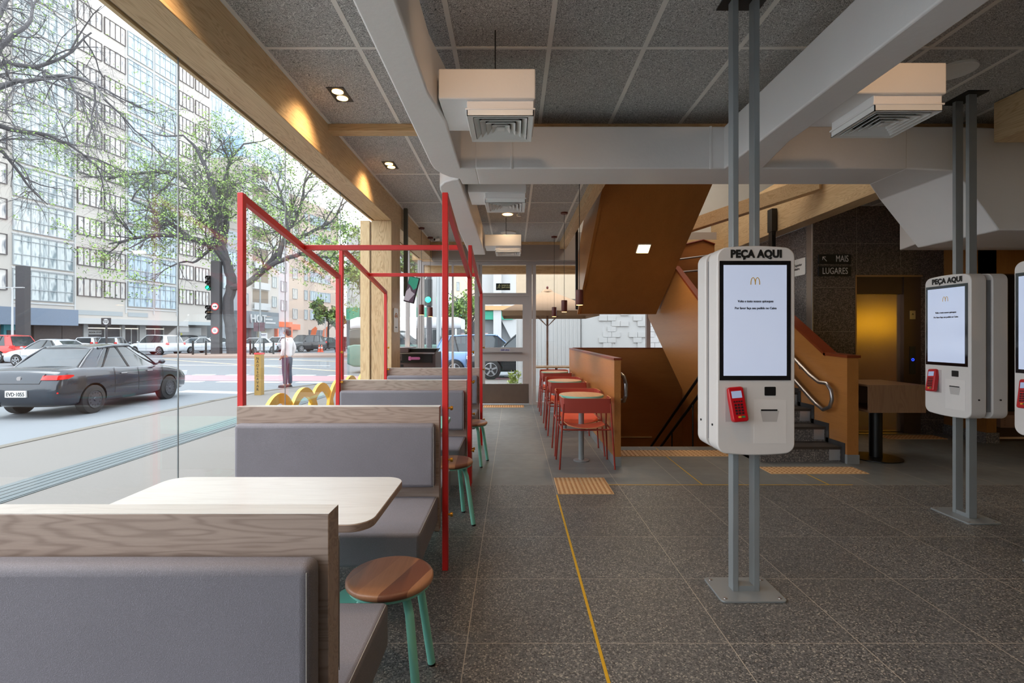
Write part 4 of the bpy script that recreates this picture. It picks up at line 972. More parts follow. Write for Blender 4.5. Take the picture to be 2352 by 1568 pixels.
MB().lathe((4.17, 5.7, 0), [(.26, 0), (.26, .012), (.07, .02), (.065, .02), (.065, .555)], 36).build('pedestal', 'black', bt, off=BO, smooth=True)
# ================================================================ OUTSIDE
GZ = -.25
def asphalt(name, c1, c2, warm=None):
    m, t, b = new_mat(name); v = objco(t, world=True)
    n = noise(t, v, 60, 4, .7); n2 = noise(t, v, .35, 4, .6)
    c = mixc(t, n, s2l(c1), s2l(c2)); c = mixc(t, mth(t, 'MULTIPLY', n2, .5), c, s2l(warm or c1))
    t.links.new(c, b.inputs['Base Color']); b.inputs['Roughness'].default_value = .8; return m
M['asphalt'] = asphalt('asphalt', (.38, .40, .42), (.48, .50, .52), (.42, .43, .45))
M['pavement'] = asphalt('pavement_concrete', (.38, .37, .36), (.47, .46, .45), (.40, .37, .34))
M['kerb'] = asphalt('kerb_stone', (.37, .35, .32), (.44, .42, .38), (.34, .32, .30))
M['road_white'] = plain('road_white', (.78, .79, .80), .7, 0, .1, 2)
M['road_red'] = plain('road_red', (.66, .50, .52), .8, 0, .12, 2)
M['road_ochre'] = plain('road_ochre', (.72, .66, .55), .8, 0, .1, 2)
struct(MB().box(-140, -1.95, -30, 10.3, GZ - .2, GZ).box(-140, 60, 10.3, 220, GZ - .2, GZ).build('floor_street', 'asphalt'), 'grey asphalt street and crossing outside the window', 'street')
pv = [(-1.91, -8), (-7.0, -8), (-7.0, 11.5), (-6.8, 13.6), (-6.2, 15.4), (-5.1, 16.6), (-3.6, 17.0), (8, 17.0), (8, 10.3), (-1.91, 10.3)]
struct(MB().prism(pv, 'Z', GZ, -.12).build('floor_pavement', 'pavement'), 'worn pale pavement outside the window', 'pavement')
kb = MB()
for a, c in zip(pv[1:7], pv[2:8]):
    d_ = Vector((c[0] - a[0], c[1] - a[1], 0)).normalized()
    kb.bar((a[0], a[1], -.18), (c[0] + d_.x * .05, c[1] + d_.y * .05, -.18), .16, .14)
struct(kb.build('trim_15', 'kerb'), 'dirty kerb stones along the pavement edge', 'kerb')
M['duct_grey'] = asphalt('grey_strip', (.32, .35, .36), (.38, .41, .42))
dsn = MB()
for k in range(5): dsn.box(-5.15 + .10 * k, -5.065 + .10 * k, -7, 12.5, -.12, -.108)
dsn.box(-5.17, -4.64, -7, 12.5, -.121, -.113)
tag(dsn.build('tactile_strip', 'duct_grey'), 'long grey ribbed guide strip along the outside pavement', 'paving strip')
# road markings
def mark(pts, mat, label, name='road_marking'):
    return tag(MB().prism([(p[0], p[1]) for p in pts], 'Z', GZ, GZ + .006).build(name, mat), label, 'road marking')
mark([(-13.5, 18.3), (-13.5, 20.6), (9, 18.9), (9, 16.9 + .3)], 'road_red', 'faded red cycle crossing band across the street')
for k, dy in enumerate((-.35, 2.55)):
    dm = MB()
    for q in range(14):
        x = -13.4 + 1.45 * q; y0 = 18.05 + dy - (x + 13.4) * .068 + (0 if k == 0 else .1)
        dm.prism([(x, y0), (x + .85, y0 - .058), (x + .85, y0 + .30), (x, y0 + .36)], 'Z', GZ, GZ + .006)
    tag(dm.build('road_marking', 'road_white'), ['near', 'far'][k] + ' row of white dashes along the red cycle band', 'road marking')
mark([(-9.8, 14.45), (-6.9, 13.9), (-6.9, 14.3), (-9.8, 14.95)], 'road_white', 'white stop line on the street left of the first red post')
for k, (xa, ya, xb, yb, wd) in enumerate(((-24, 34, -8, 22.8, .22), (-17, 34.5, 2, 24, .22), (-26, 28, -10, 27, .2), (-30, 36, -5, 32, .2))):
    d_ = Vector((xb - xa, yb - ya, 0)).normalized(); n_ = Vector((-d_.y, d_.x, 0)) * wd
    mark([(xa, ya), (xb, yb), (xb + n_.x, yb + n_.y), (xa + n_.x, ya + n_.y)], 'road_ochre' if k < 2 else 'road_white', ['pale ochre box line crossing the junction from the far left', 'second pale ochre box line on the right of the junction', 'thin white line across the junction, nearest', 'thin white line across the junction, farthest'][k])
mark([(-40, 8.0), (-11.2, 9.3), (-11.2, 9.5), (-40, 8.3)], 'road_white', 'white lane line behind the dark sedan')
# median island
isl = [(-26.5, 37.5), (-22, 35.8), (-12, 37.5), (-3, 44), (6, 52), (6, 54), (-6, 48), (-14, 42), (-24, 42), (-28, 40.5)]
struct(MB().prism(isl, 'Z', GZ, GZ + .16).build('floor_island', asphalt('island_paving', (.58, .52, .48), (.64, .58, .54), (.60, .48, .44))), 'raised traffic island with kerb across the junction', 'traffic island')

# ---------------------------------------------------- buildings
M['bld_cream'] = plain('cream_render', (.715, .69, .665), .85, 0, .05, .4)
M['bld_pink'] = plain('pinkish_render', (.72, .65, .60), .85, 0, .05, .4)
M['bld_white'] = plain('white_render', (.72, .72, .72), .85, 0, .05, .3)
M['win_dark'] = plain('dark_window_frame', (.34, .31, .31), .5)
M['win_grey'] = plain('grey_window_frame', (.60, .62, .63), .5)
def pane_mat(name, c1, c2, sc):
    m, t, b = new_mat(name); v = objco(t, (sc, sc, .25)); n = noise(t, v, 2.2, 2, .6)
    t.links.new(ramp(t, n, [(.35, s2l(c1)), (.5, s2l(c2)), (.62, s2l(tuple(x * .93 for x in c2)))]), b.inputs['Base Color']); b.inputs['Roughness'].default_value = .18
    return m
M['pane_a'] = pane_mat('curtained_pane', (.46, .51, .53), (.76, .78, .78), 1)
M['pane_b'] = pane_mat('blue_pane', (.46, .53, .58), (.70, .76, .80), 1)
M['pane_c'] = pane_mat('shuttered_pane', (.40, .42, .46), (.80, .78, .76), .9)
def win(parent, w_, h, nm, low, frame='win_grey', pane='pane_a', fw=.06):
    f_ = MB()
    f_.box(0, w_, -.10, .05, 0, fw).box(0, w_, -.10, .05, h - fw, h).box(0, fw, -.10, .05, fw, h - fw).box(w_ - fw, w_, -.10, .05, fw, h - fw)
    for k in range(1, nm): f_.box(w_ * k / nm - fw * .4, w_ * k / nm + fw * .4, -.08, .04, fw, h - fw)
    for z in low: f_.box(fw, w_ - fw, -.09, .04, z - fw / 2, z + fw / 2)
    o = f_.build('window', frame, parent)
    MB().box(fw, w_ - fw, -.02, .0, fw, h - fw).build('pane', pane, o)
    return o
P0 = (-42.4, 42.0, GZ); RZ = math.atan2(.987, .158)
ba = thing('apartment_building', 'long cream apartment block across the street with wide glazed bays and shops below', 'building', P0, RZ)
MB().box(-16, 22.2, .02, 14, 3.3, 34.1).build('facade', 'bld_cream', ba)
MB().box(-16, 22.2, .6, 14, 0, 3.3).build('shop_storey', plain('shop_wall', (.55, .53, .52), .8), ba)
lg_ = MB()
for k in range(10):
    z = 4.55 + 2.95 * k
    for a, c in ((-.05, 5.05), (10.45, 16.75), (-8.4, -3.3)): lg_.box(a, c, -.05, .02, z - .12, z)
for k in range(1, 10): lg_.box(-16, 22.2, -.02, .02, 3.9 + 3 * k - .55, 3.9 + 3 * k - .5) if 0 else None
lg_.box(10.3, 10.45, -.05, .02, 4, 34.1).box(16.78, 16.92, -.05, .02, 4, 34.1).box(5.08, 5.2, -.05, .02, 4, 34.1).box(13.66, 13.78, -.05, .02, 4, 34.1)
lg_.build('ledge', 'bld_white', ba)
cols = [(-8.2, 4.9, 2.62, 7, (1.0, 2.1), 'win_grey', 'pane_a', 4.72), (-2.95, 2.55, 1.75, 4, (), 'win_dark', 'pane_c', 5.45), (0, 4.96, 2.62, 7, (.95, 2.15), 'win_grey', 'pane_a', 4.72),
        (5.35, 2.4, 1.75, 4, (), 'win_dark', 'pane_c', 5.45), (8.0, 2.3, 1.75, 4, (), 'win_dark', 'pane_c', 5.45), (10.55, 3.05, 2.62, 4, (.95, 2.15), 'win_grey', 'pane_b', 4.72),
        (13.8, 2.9, 2.62, 4, (.95, 2.15), 'win_grey', 'pane_b', 4.72), (17.1, 2.2, 1.75, 4, (), 'win_dark', 'pane_c', 5.45), (19.6, 2.2, 1.75, 4, (), 'win_dark', 'pane_c', 5.45)]
for (s_, w_, h, nm, low, fm, pm, z0) in cols:
    o = win(ba, w_, h, nm, low, fm, pm)
    o.location = (s_, 0, z0)
    for k in range(1, 10): dup(o, ba, (s_ + .0, 0, z0 + 2.95 * k))
MB().box(-16, 4.15, -1.6, .1, 2.55, 4.0).build('blue_grey_fascia', plain('blue_grey_fascia', (.45, .50, .57), .7), ba)
MB().box(4.2, 16.9, -1.5, .1, 2.75, 3.3).build('white_awning', 'bld_white', ba)
MB().box(16.9, 22.4, -1.5, .1, 2.9, 3.3).build('grey_awning', plain('grey_awning', (.66, .69, .70), .8), ba)
M['teal_shop'] = plain('teal_shopfront', (.36, .66, .70), .6); M['shop_dark'] = plain('shop_interior', (.30, .30, .32), .5, 0, .5, 1.5); M['shutter'] = plain('dark_shutter', (.36, .33, .33), .6, 0, .2, 6)
M['shop_lit'] = plain('shop_glow', (1, .97, .9), .5, emit=(1, .97, .9), es=1.2)
for a, c in ((-16, -5), (-4.6, -.8), (-.4, 1.5)): MB().box(a, c, .3, .62, 0, 2.6).build('teal_shopfront', 'teal_shop', ba)
for a, c in ((-12, -10), (-3.9, -2.2), (-.2, .9)): MB().box(a, c, .25, .32, .1, 2.1).build('shop_door', 'shop_dark', ba)
MB().box(1.9, 4.2, .3, .62, 0, 2.55).build('roller_shutter', 'shutter', ba); MB().box(4.25, 6.1, .3, .62, 0, 2.75).build('roller_shutter', 'shutter', ba)
for a, c in ((6.6, 10.1), (10.5, 12.1), (13.0, 15.4)):
    g_ = MB().box(a, c, .4, .62, 0, 2.6).build('shop_window', 'shop_dark', ba)
    MB().box(a, c, .30, .38, 2.35, 2.42).build('light_strip', 'shop_lit', g_)
    m_ = MB(); m_.box(a, a + .08, .3, .4, 0, 2.6).box(c - .08, c, .3, .4, 0, 2.6).box((a + c) / 2 - .03, (a + c) / 2 + .03, .3, .4, 0, 2.35); m_.build('shop_window_frame', 'bld_white', g_)
MB().box(6.15, 6.55, .2, .62, 0, 2.75).box(10.15, 10.45, .2, .62, 0, 2.75).box(12.2, 12.9, .2, .62, 0, 2.75).build('pillar', 'bld_white', ba)
sg = MB().box(6.7, 8.0, .3, .36, 1.75, 2.15).build('window_sign', 'bld_white', ba)
text_mesh('BOOK STOP', .22, 'ink', sg, .004, xf=Matrix.Translation((7.35, .28, 1.95)) @ Matrix.Rotation(R(90), 4, 'X'))
gs = MB().box(17.6, 20.9, .3, .5, 0, 2.6).build('white_shutter', 'bld_white', ba)
MB().prism([(17.7, .3), (18.3, .3), (17.9, 1.9), (17.7, 2.0)], 'Y', .27, .30).prism([(18.9, .5), (19.5, 1.0), (19.2, 1.7), (18.9, 1.6)], 'Y', .27, .30).build('yellow_shape', plain('yellow_mural', (.82, .80, .30), .7), gs)
text_mesh('META', .5, 'ink', gs, .004, xf=Matrix.Translation((20.1, .27, 1.1)) @ Matrix.Rotation(R(90), 4, 'X'))
for a, c, z in ((5.35, 10.0, 3.65), (10.6, 13.0, 3.65)):
    v_ = MB().box(a, c, -.02, .02, z, z + .45); v_.build('vent_band', 'win_grey', ba)
def simple_building(name, pa, ya, pb, yb, ztop, mat, label, floors, z0, pitch, wins, depth=12, fm='win_grey', zb=0, pitchless=False):
    A = Vector(((pa - 1178) * ya / F, ya, GZ)); B = Vector(((pb - 1178) * yb / F, yb, GZ)); d_ = B - A; L = d_.length
    r = thing(name, label, 'building', A, math.atan2(d_.y, d_.x))
    MB().box(0, L, 0.02, depth, zb, ztop).build('facade', mat, r)
    for (a, w_, h, nm, low, pm, dz) in wins:
        o = win(r, w_ * L, h, nm, low, fm, pm, .09); o.location = (a * L, 0, z0 + dz)
        for k in range(1, floors): dup(o, r, (a * L, 0, z0 + dz + pitch * k))
    return r, L
# glass towers far behind
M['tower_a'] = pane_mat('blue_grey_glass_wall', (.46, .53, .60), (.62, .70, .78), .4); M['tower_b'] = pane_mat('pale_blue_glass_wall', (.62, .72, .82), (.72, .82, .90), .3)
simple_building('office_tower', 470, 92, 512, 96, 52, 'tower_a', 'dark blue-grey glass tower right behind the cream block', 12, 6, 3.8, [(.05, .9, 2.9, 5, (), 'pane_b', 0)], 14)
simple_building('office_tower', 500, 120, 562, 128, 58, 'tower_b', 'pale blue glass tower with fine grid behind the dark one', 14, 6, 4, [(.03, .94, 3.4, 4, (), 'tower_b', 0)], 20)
simple_building('office_tower', 552, 160, 652, 175, 55, 'bld_white', 'white high-rise with square windows behind the trees', 11, 8, 4.2, [(.08, .55, 2.4, 8, (1.2,), 'pane_b', 0), (.72, .2, 2.4, 3, (), 'pane_b', 0)], 20)
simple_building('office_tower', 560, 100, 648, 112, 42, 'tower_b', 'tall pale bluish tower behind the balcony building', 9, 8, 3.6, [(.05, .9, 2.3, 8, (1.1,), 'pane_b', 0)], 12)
# balcony building
bb, L = simple_building('apartment_building', 556, 70, 640, 78, 27, 'bld_cream', 'cream apartment building with recessed double balconies', 7, 6.0, 3.05, [(.80, .13, 1.7, 2, (), 'pane_a', 0), (.02, .13, 1.7, 2, (), 'pane_a', 0)], 12, 'win_grey')
for k in range(7):
    z = 5.6 + 3.05 * k
    q = MB().box(.26 * L, .70 * L, -.35, .03, z - .18, z).box(.26 * L, .70 * L, -.35, -.32, z, z + .85).build('balcony', 'bld_white', bb)
    MB().box(.27 * L, .475 * L, -.015, .01, z + .9, z + 2.7).box(.49 * L, .69 * L, -.015, .01, z + .9, z + 2.7).build('recess', plain('recess_shade', (.52, .47, .42), .9) if k == 0 else M['recess_m'], q)  # flat panels, the shade of the balcony recesses put into their colour
    if k == 0: M['recess_m'] = bpy.data.materials['recess_shade']
fs = MB().box(-1.5, .80 * L, -1.2, .05, 2.7, 5.1).build('grey_fascia', plain('grey_fascia', (.46, .49, .51), .7), bb)
text_mesh('HOT', 1.6, 'bld_white', fs, .03, ext=.08, xf=Matrix.Translation((1.7, -1.3, 4.0)) @ Matrix.Rotation(R(90), 4, 'X'), name='raised_letters')
MB().box(3.3, 4.9, -1.26, -1.2, 3.9, 4.15).box(3.3, 5.6, -1.26, -1.2, 3.4, 3.65).build('small_sign_lines', 'bld_white', fs)
MB().box(-1.5, .36 * L, -.1, .03, 0, 2.7).build('dark_shopfront', 'shop_dark', bb); MB().box(.40 * L, .62 * L, -.1, .03, 0, 2.7).build('cream_doorway', plain('cream_doorway', (.66, .62, .52), .7), bb)
# narrow white building and pink one with orange shop
nb, L = simple_building('apartment_building', 640, 78.2, 664, 81, 26, 'bld_white', 'narrow white building between the balcony building and the pinkish one', 6, 5.6, 3.05, [(.2, .55, 1.7, 2, (), 'pane_a', 0)], 10)
M['orange_shop'] = plain('orange_shop', (.90, .42, .25), .6)
MB().box(-1.2, L, -.6, 0, 3.0, 3.8).box(-1.2, -.9, -.6, 0, 0, 3).box(L - .3, L, -.6, 0, 0, 3).build('orange_shopfront', 'orange_shop', nb)
MB().box(-.9, L - .3, -.2, 0, 0, 3).build('shop_glass', 'pane_b', nb)
pb, L = simple_building('apartment_building', 664, 81.2, 778, 96, 25, 'bld_pink', 'pinkish apartment building with ribbon windows and a dark entrance', 6, 4.4, 3.35, [(.06, .08, 1.7, 2, (), 'pane_c', 0), (.27, .06, 1.7, 2, (), 'pane_a', 0), (.38, .42, 1.75, 12, (), 'pane_b', 0)], 12)
MB().box(-.0, .16 * L, -.4, .02, 2.6, 3.5).build('orange_fascia', 'orange_shop', pb)
MB().box(.36 * L, .66 * L, -.1, .03, 0, 2.6).build('dark_entrance', 'shop_dark', pb)
MB().box(.45 * L, .62 * L, -.5, -.3, 0, 1.6).build('blue_board', plain('blue_board', (.30, .50, .75), .6), pb)
simple_building('apartment_building', 500, 66, 556, 69.8, 16, plain('grey_block', (.58, .60, .62), .8), 'low grey building behind the big tree trunk', 2, 8, 3.4, [(.2, .6, 1.8, 3, (), 'pane_b', 0)], 8)
gb, _ = simple_building('shop_building', 796, 60, 1000, 62, 14, 'bld_white', 'pale building with green shop band behind the column', 2, 7.5, 3.4, [(.3, .5, 1.8, 6, (), 'pane_b', 0)], 10)
MB().box(0, 14, -.5, 0, 3.5, 5).build('green_band', plain('green_band', (.20, .58, .47), .6), gb)
MB().box(0, 14, -.1, .02, 0, 3.4).build('dark_shopfront', 'shop_dark', gb)
sh, _ = simple_building('shop_building', 905, 30, 985, 30, 6.5, 'bld_white', 'white shop with green awning seen through the far left pane', 1, 6, 1, [], 8)
M['green_awn'] = plain('green_awning', (.20, .60, .50), .6)
MB().box(0, 2.2, -.8, 0, 2.55, 3.3).build('green_awning', 'green_awn', sh); MB().box(0, 2.2, -.1, .02, .3, 2.5).build('shop_glass', 'shop_dark', sh)
ob, _ = simple_building('apartment_building', 1042, 95, 1104, 95, 17, plain('peach_render', (.84, .76, .66), .85), 'peach building rising behind the small tree', 3, 7, 3.2, [(.1, .12, 1.7, 2, (), 'pane_a', 0)], 12)
s2, _ = simple_building('shop_building', 1098, 30, 1200, 30, 7.2, 'bld_white', 'white shop front with green band seen through the entrance door', 1, 6, 1, [], 8)
MB().box(0, 2.1, -.5, 0, 2.6, 3.1).build('green_band', 'green_awn', s2); MB().box(-.0, 2.69, -.7, 0, 3.15, 3.4).build('orange_soffit', plain('orange_soffit', (.75, .60, .42), .7), s2)
MB().box(.0, 2.65, -.1, .02, 0, 2.55).build('concrete_wall', plain('stained_concrete', (.50, .51, .52), .85, 0, .25, 2), s2)
MB().box(.95, 1.42, -.6, -.2, 0, 7).build('white_pillar', 'bld_white', s2)
MB().prism([(1.4, 2.6), (2.65, 2.6), (2.65, .2)], 'Y', -.35, -.30).build('white_sheet', 'bld_white', s2)
p_ = MB().box(.2, .62, -.3, -.25, .4, 1.8).build('price_board', plain('pale_red_board', (.78, .66, .66), .6), s2)
g_ = MB()
for k in range(5): g_.box(.27, .5, -.32, -.30, .5 + .25 * k, .68 + .25 * k)
g_.build('green_panels', 'green_awn', p_)
# terrace: white boarded wall and door, patterned brick wall, parasol
tw = thing('terrace_wall', 'white boarded terrace wall with a door, beyond the round tables', 'wall', (2.4, 15, -.12)); TWO = (2.4, 15, -.12)
a_ = MB(); a_.box(.10, 2.15, 15.0, 15.2, -.12, 3.3)
for k in range(17): a_.box(.12 + .12 * k, .13 + .12 * k + .008, 14.985, 15.0, -.12, 3.0) if k * .12 < 2.0 else None
a_.build('boards', 'bld_white', tw, off=TWO)
a_ = MB(); a_.box(2.15, 6.0, 15.0, 15.2, -.12, 3.3); random.seed(5)
for r_ in range(14):
    for k in range(14):
        if random.random() < .55:
            x = 2.6 + .26 * k + (.13 if r_ % 2 else 0); z = .2 + .165 * r_; a_.box(x, x + .25, 14.975 - .0, 15.0, z, z + .155)
a_.build('relief_bricks', 'bld_white', tw, off=TWO)
M['beige'] = plain('beige_render', (.76, .69, .60), .8)
MB().box(.10, 6.2, 14.9, 15.4, 2.5, 3.25).build('beige_band', 'beige', tw, off=TWO)
dh = MB().box(1.99, 2.02, 14.94, 14.98, .62, 1.02).box(1.86, 2.02, 14.93, 14.95, .88, .90); dh.build('door_handle', 'dark_steel', tw, off=TWO)
MB().box(2.05, 2.065, 14.975, 14.99, -.12, 2.5).build('door_gap', 'dark_steel', tw, off=TWO)
struct(MB().box(.12, 6.2, 15.6, 15.8, -.12, 9).build('wall_outside', 'bld_white'), 'tall white wall behind the terrace', 'wall')
pr_ = thing('parasol', 'large beige parasol on a wooden pole on the terrace', 'parasol', (.87, 12.5, -.12)); 
M['canvas'] = plain('beige_canvas', (.64, .52, .41), .85); M['pole_wood'] = plain('brown_pole', (.48, .32, .22), .5)
hw = 1.12; zc, ze = 2.68, 2.10
MB().add([(0, 0, zc), (-hw, -hw, ze), (hw, -hw, ze), (hw, hw, ze), (-hw, hw, ze), (-hw, -hw, ze - .12), (hw, -hw, ze - .12), (hw, hw, ze - .12), (-hw, hw, ze - .12)],
         [(0, 1, 2), (0, 2, 3), (0, 3, 4), (0, 4, 1), (1, 5, 6, 2), (2, 6, 7, 3), (3, 7, 8, 4), (4, 8, 5, 1)]).build('canopy', 'canvas', pr_)
MB().tube([(0, 0, 0), (0, 0, zc)], .028, 12).build('pole', 'pole_wood', pr_, smooth=True)
MB().lathe((0, 0, zc - .04), [(.16, -.02), (.10, .04), (.02, .05)], 8).build('vent_cap', 'canvas', pr_); MB().ell((0, 0, zc + .05), .03, .03, .04).build('finial', 'pend', pr_, smooth=True)
rb = MB()
for sx_, sy_ in ((1, 1), (1, -1), (-1, 1), (-1, -1)): rb.tube([(0, 0, zc - .02), (sx_ * hw, sy_ * hw, ze - .02)], .01, 6).tube([(0, 0, 1.75), (sx_ * .6, sy_ * .6, (zc + ze) / 2 - .02)], .008, 6)
rb.build('rib', 'pole_wood', pr_)

# ---------------------------------------------------- trees
M['bark'] = plain('dark_bark', (.31, .30, .31), .9, 0, .25, 8, .8, 14); M['leaf'] = plain('fresh_leaves', (.55, .66, .36), .7, 0, .25, 3); M['leaf_d'] = plain('dark_leaves', (.30, .38, .26), .8, 0, .3, 3)
def rv(): 
    v = Vector((random.gauss(0, 1), random.gauss(0, 1), random.gauss(0, 1))); return v.normalized()
def twig(mb, lf, p, d, r, L, lev, droop, leafy, kids=4, seg=4):
    pts = [p.copy()]; rr = [r]; dd = d.normalized()
    for k in range(seg):
        dd = (dd + rv() * .28 + Vector((0, 0, -droop))).normalized(); pts.append(pts[-1] + dd * L / seg); rr.append(r * (1 - .55 * (k + 1) / seg))
    mb.tube(pts, rr, 5 if lev > 2 else (4 if lev > 1 else 3), False)
    if lev <= 0:
        if random.random() < leafy: lf.append(pts[-1])
        return
    for k in range(kids):
        i_ = random.randint(1, seg); q = pts[i_]
        nd = (dd + rv() * .85).normalized()
        twig(mb, lf, q, nd, rr[i_] * .62, L * random.uniform(.55, .8), lev - 1, droop, leafy, kids, seg)
def leaves(cs, n, spread, size):
    b_ = MB()
    for c in cs:
        for k in range(n):
            p = c + rv() * spread * random.random(); a = rv() * size; u = rv(); b2 = a.cross(u).normalized() * size * .6
            b_.add([p - a, p + b2, p + a, p - b2], [(0, 1, 2, 3)])
    return b_
def limb(mb, pts, r0, r1):
    P = [Vector(p) for p in pts]; P = [P[0] * 2 - P[1]] + P + [P[-1] * 2 - P[-2]]; out = []
    for i_ in range(1, len(P) - 2):
        for q in range(4):
            u = q / 4; a, b_, c, d = P[i_ - 1:i_ + 3]
            v = .5 * ((2 * b_) + (c - a) * u + (2 * a - 5 * b_ + 4 * c - d) * u * u + (3 * b_ - a - 3 * c + d) * u ** 3)
            out.append(v + (rv() * min(r0 * .28, .045) if q else Vector()))
    out.append(P[-2]); pts = out
    n = len(pts); mb.tube(pts, [r0 + (r1 - r0) * k / (n - 1) for k in range(n)], 8)
def tree(label, base, limbs, tw_r, tw_L, lev, droop, leafy, step=1.2, seed=1, leaf_n=14, leaf_s=.45, leaf_sz=.10, kids=4, dark=0, name='street_tree', low=None):
    random.seed(seed); r = thing(name, label, 'tree', base); o = base
    tk = MB(); tg = MB(); cs = []
    for li, (pts, r0, r1, tw) in enumerate(limbs):
        pts = [Vector(p) for p in pts]; limb(tk, pts, r0, r1)
        if not tw: continue
        for a, c in zip(pts, pts[1:]):
            n = max(1, int((c - a).length / step))
            for k in range(n):
                q = a.lerp(c, (k + random.random()) / n); dd = ((c - a).normalized() + rv() * 1.1 + Vector((0, 0, .15 - droop))).normalized()
                twig(tg, cs, q, dd, tw_r, tw_L * random.uniform(.7, 1.2), lev, droop, leafy, kids)
    tk.build('trunk', 'bark', r, off=o, smooth=True)
    tg.build('branches', 'bark', r, off=o)
    leaves(cs, leaf_n, leaf_s, leaf_sz).build('foliage', 'leaf', r, off=o)
    if dark:
        random.seed(seed + 9); sub = [c for c in cs if random.random() < dark]
        leaves(sub, leaf_n, leaf_s * 1.6, leaf_sz).build('dark_foliage', 'leaf_d', r, off=o)
    return r
def L3(pts, Y, dY=0, seed=0):
    random.seed(seed); return [at(p[0], p[1], Y + dY * k / max(1, len(pts) - 1)) for k, p in enumerate(pts)]
# near tree on the left: bare hanging branches with sprigs of leaf
Ya = 13.5
limA = [([(-17.5, 13.5, GZ), (-17.3, 13.6, 4), (-16.75, 13.5, 6.2), (-16.6, 13.5, 7.1), (-16.1, 13.5, 8.1)], .34, .10, False),
        (L3([(-230, 300), (-60, 250), (0, 150), (80, 155), (150, 128), (210, 75)], Ya, 1), .10, .02, True),
        (L3([(-230, 300), (-40, 285), (40, 300), (110, 310), (170, 340), (250, 400)], Ya, 3), .10, .015, True),
        (L3([(-200, 300), (0, 200), (70, 185), (160, 175), (210, 190), (240, 230)], Ya, -1.5), .08, .015, True),
        (L3([(-60, 250), (0, 110), (60, 60), (75, 20), (60, -60)], Ya, 1.5), .08, .02, True),
        (L3([(-200, 330), (-20, 330), (60, 420), (110, 470)], Ya, 2), .07, .012, True),
        (L3([(-180, 210), (-20, 60), (30, -20), (120, -60)], Ya, 2), .08, .02, True)]
tree('large bare-branched tree hanging in from the left edge outside the window', Vector((-17.5, 13.5, GZ)), limA, .026, 1.5, 3, .05, .07, .42, 3, 6, .14, .032, 5, .0)
# big tree on the island
Yb = 41
limB = [(L3([(535, 815), (530, 760), (524, 700), (532, 650), (520, 600), (505, 560)], Yb), .46, .36, False),
        (L3([(520, 600), (490, 565), (440, 548), (380, 540), (320, 545), (250, 560)], Yb, -3, 1), .35, .06, True),
        (L3([(505, 560), (480, 480), (440, 430), (390, 395), (300, 400), (250, 410)], Yb, 3), .30, .06, True),
        (L3([(505, 560), (500, 470), (480, 400), (450, 340), (420, 310)], Yb, -2), .30, .06, True),
        (L3([(510, 570), (520, 500), (515, 430), (530, 370), (560, 330)], Yb, 2), .28, .06, True),
        (L3([(524, 660), (560, 655), (600, 625), (640, 600), (690, 583)], Yb, -2), .30, .16, False),
        (L3([(600, 625), (650, 560), (660, 500), (640, 430), (620, 390)], Yb - 1, 3), .22, .05, True),
        (L3([(640, 600), (655, 540), (690, 480), (700, 420), (720, 390)], Yb - 1, -2), .20, .05, True),
        (L3([(650, 560), (700, 540), (740, 520), (765, 505), (790, 470)], Yb - 1, 1), .18, .04, True),
        (L3([(690, 583), (740, 590), (790, 600), (830, 640)], Yb - 2, 2), .16, .04, True),
        (L3([(440, 548), (400, 520), (350, 480), (300, 460)], Yb, 2), .2, .05, True),
        (L3([(490, 565), (450, 600), (420, 600)], Yb, -3), .14, .04, True)]
tree('big gnarled street tree with spreading green crown on the traffic island', Vector(limB[0][0][0]), limB, .075, 2.6, 3, .0, .30, .8, 7, 6, .42, .085, 5, .3)
def round_tree(px, Y, zt, w_, label, seed, lm=1, name='street_tree', leafy=.95):
    c = at(px, 770, Y); b_ = Vector((c.x, Y, GZ)); h = zt - GZ
    lim = [([b_, b_ + Vector((.1, 0, h * .45)), b_ + Vector((0, 0, h * .65))], .16, .09, False)]
    random.seed(seed)
    for k in range(7):
        a = random.random() * 6.28; lim.append(([b_ + Vector((0, 0, h * (.35 + .05 * k))), b_ + Vector((math.cos(a) * w_ * .3, math.sin(a) * w_ * .3, h * (.5 + .04 * k))), b_ + Vector((math.cos(a) * w_ * .45, math.sin(a) * w_ * .45, h * (.65 + .04 * k)))], .06, .02, True))
    return tree(label, b_, lim, .03, w_ * .22, 2, 0, leafy, .8, seed, 16, w_ * .09, .13 * (Y / 40), 4, .6, name)
round_tree(1085, 46, 4.7, 4.2, 'small green street tree seen through the far glazing', 21)
round_tree(828, 38, 9.0, 6, 'leafy tree between the last red frame and the timber column', 22)
round_tree(753, 70, 6.3, 3.6, 'dark dense tree before the pinkish building', 23)
round_tree(938, 27, 8.6, 2.6, 'sparse tree seen above the ceiling monitor', 24)
round_tree(1062, 50, 8.2, 7, 'bare pale tree behind the small green one', 25, leafy=.04)
# plant outside the door
random.seed(31)
pl = thing('potted_plant', 'leafy yellow-green plant outside the entrance door', 'plant', (.03, 12.2, -.12))
MB().lathe((0, 0, 0), [(.10, 0), (.14, .2), (.15, .22)], 16).build('pot', 'plaster', pl, smooth=True)
cs = [Vector((random.uniform(-.14, .14), random.uniform(-.1, .1), random.uniform(.25, .62))) for _ in range(44)]
lv_ = MB()
for c in cs:
    lv_.tube([(0, 0, .2), tuple(c)], .004, 3, False)
    for k in range(3):
        a = rv() * .06; a.z = abs(a.z); u = rv(); b2 = a.cross(u).normalized() * .028; lv_.add([c, c + a * .6 + b2, c + a * 1.4, c + a * .6 - b2], [(0, 1, 2, 3)])
lv_.build('leaves', plain('yellow_green_leaf', (.62, .68, .35), .6, 0, .15), pl)

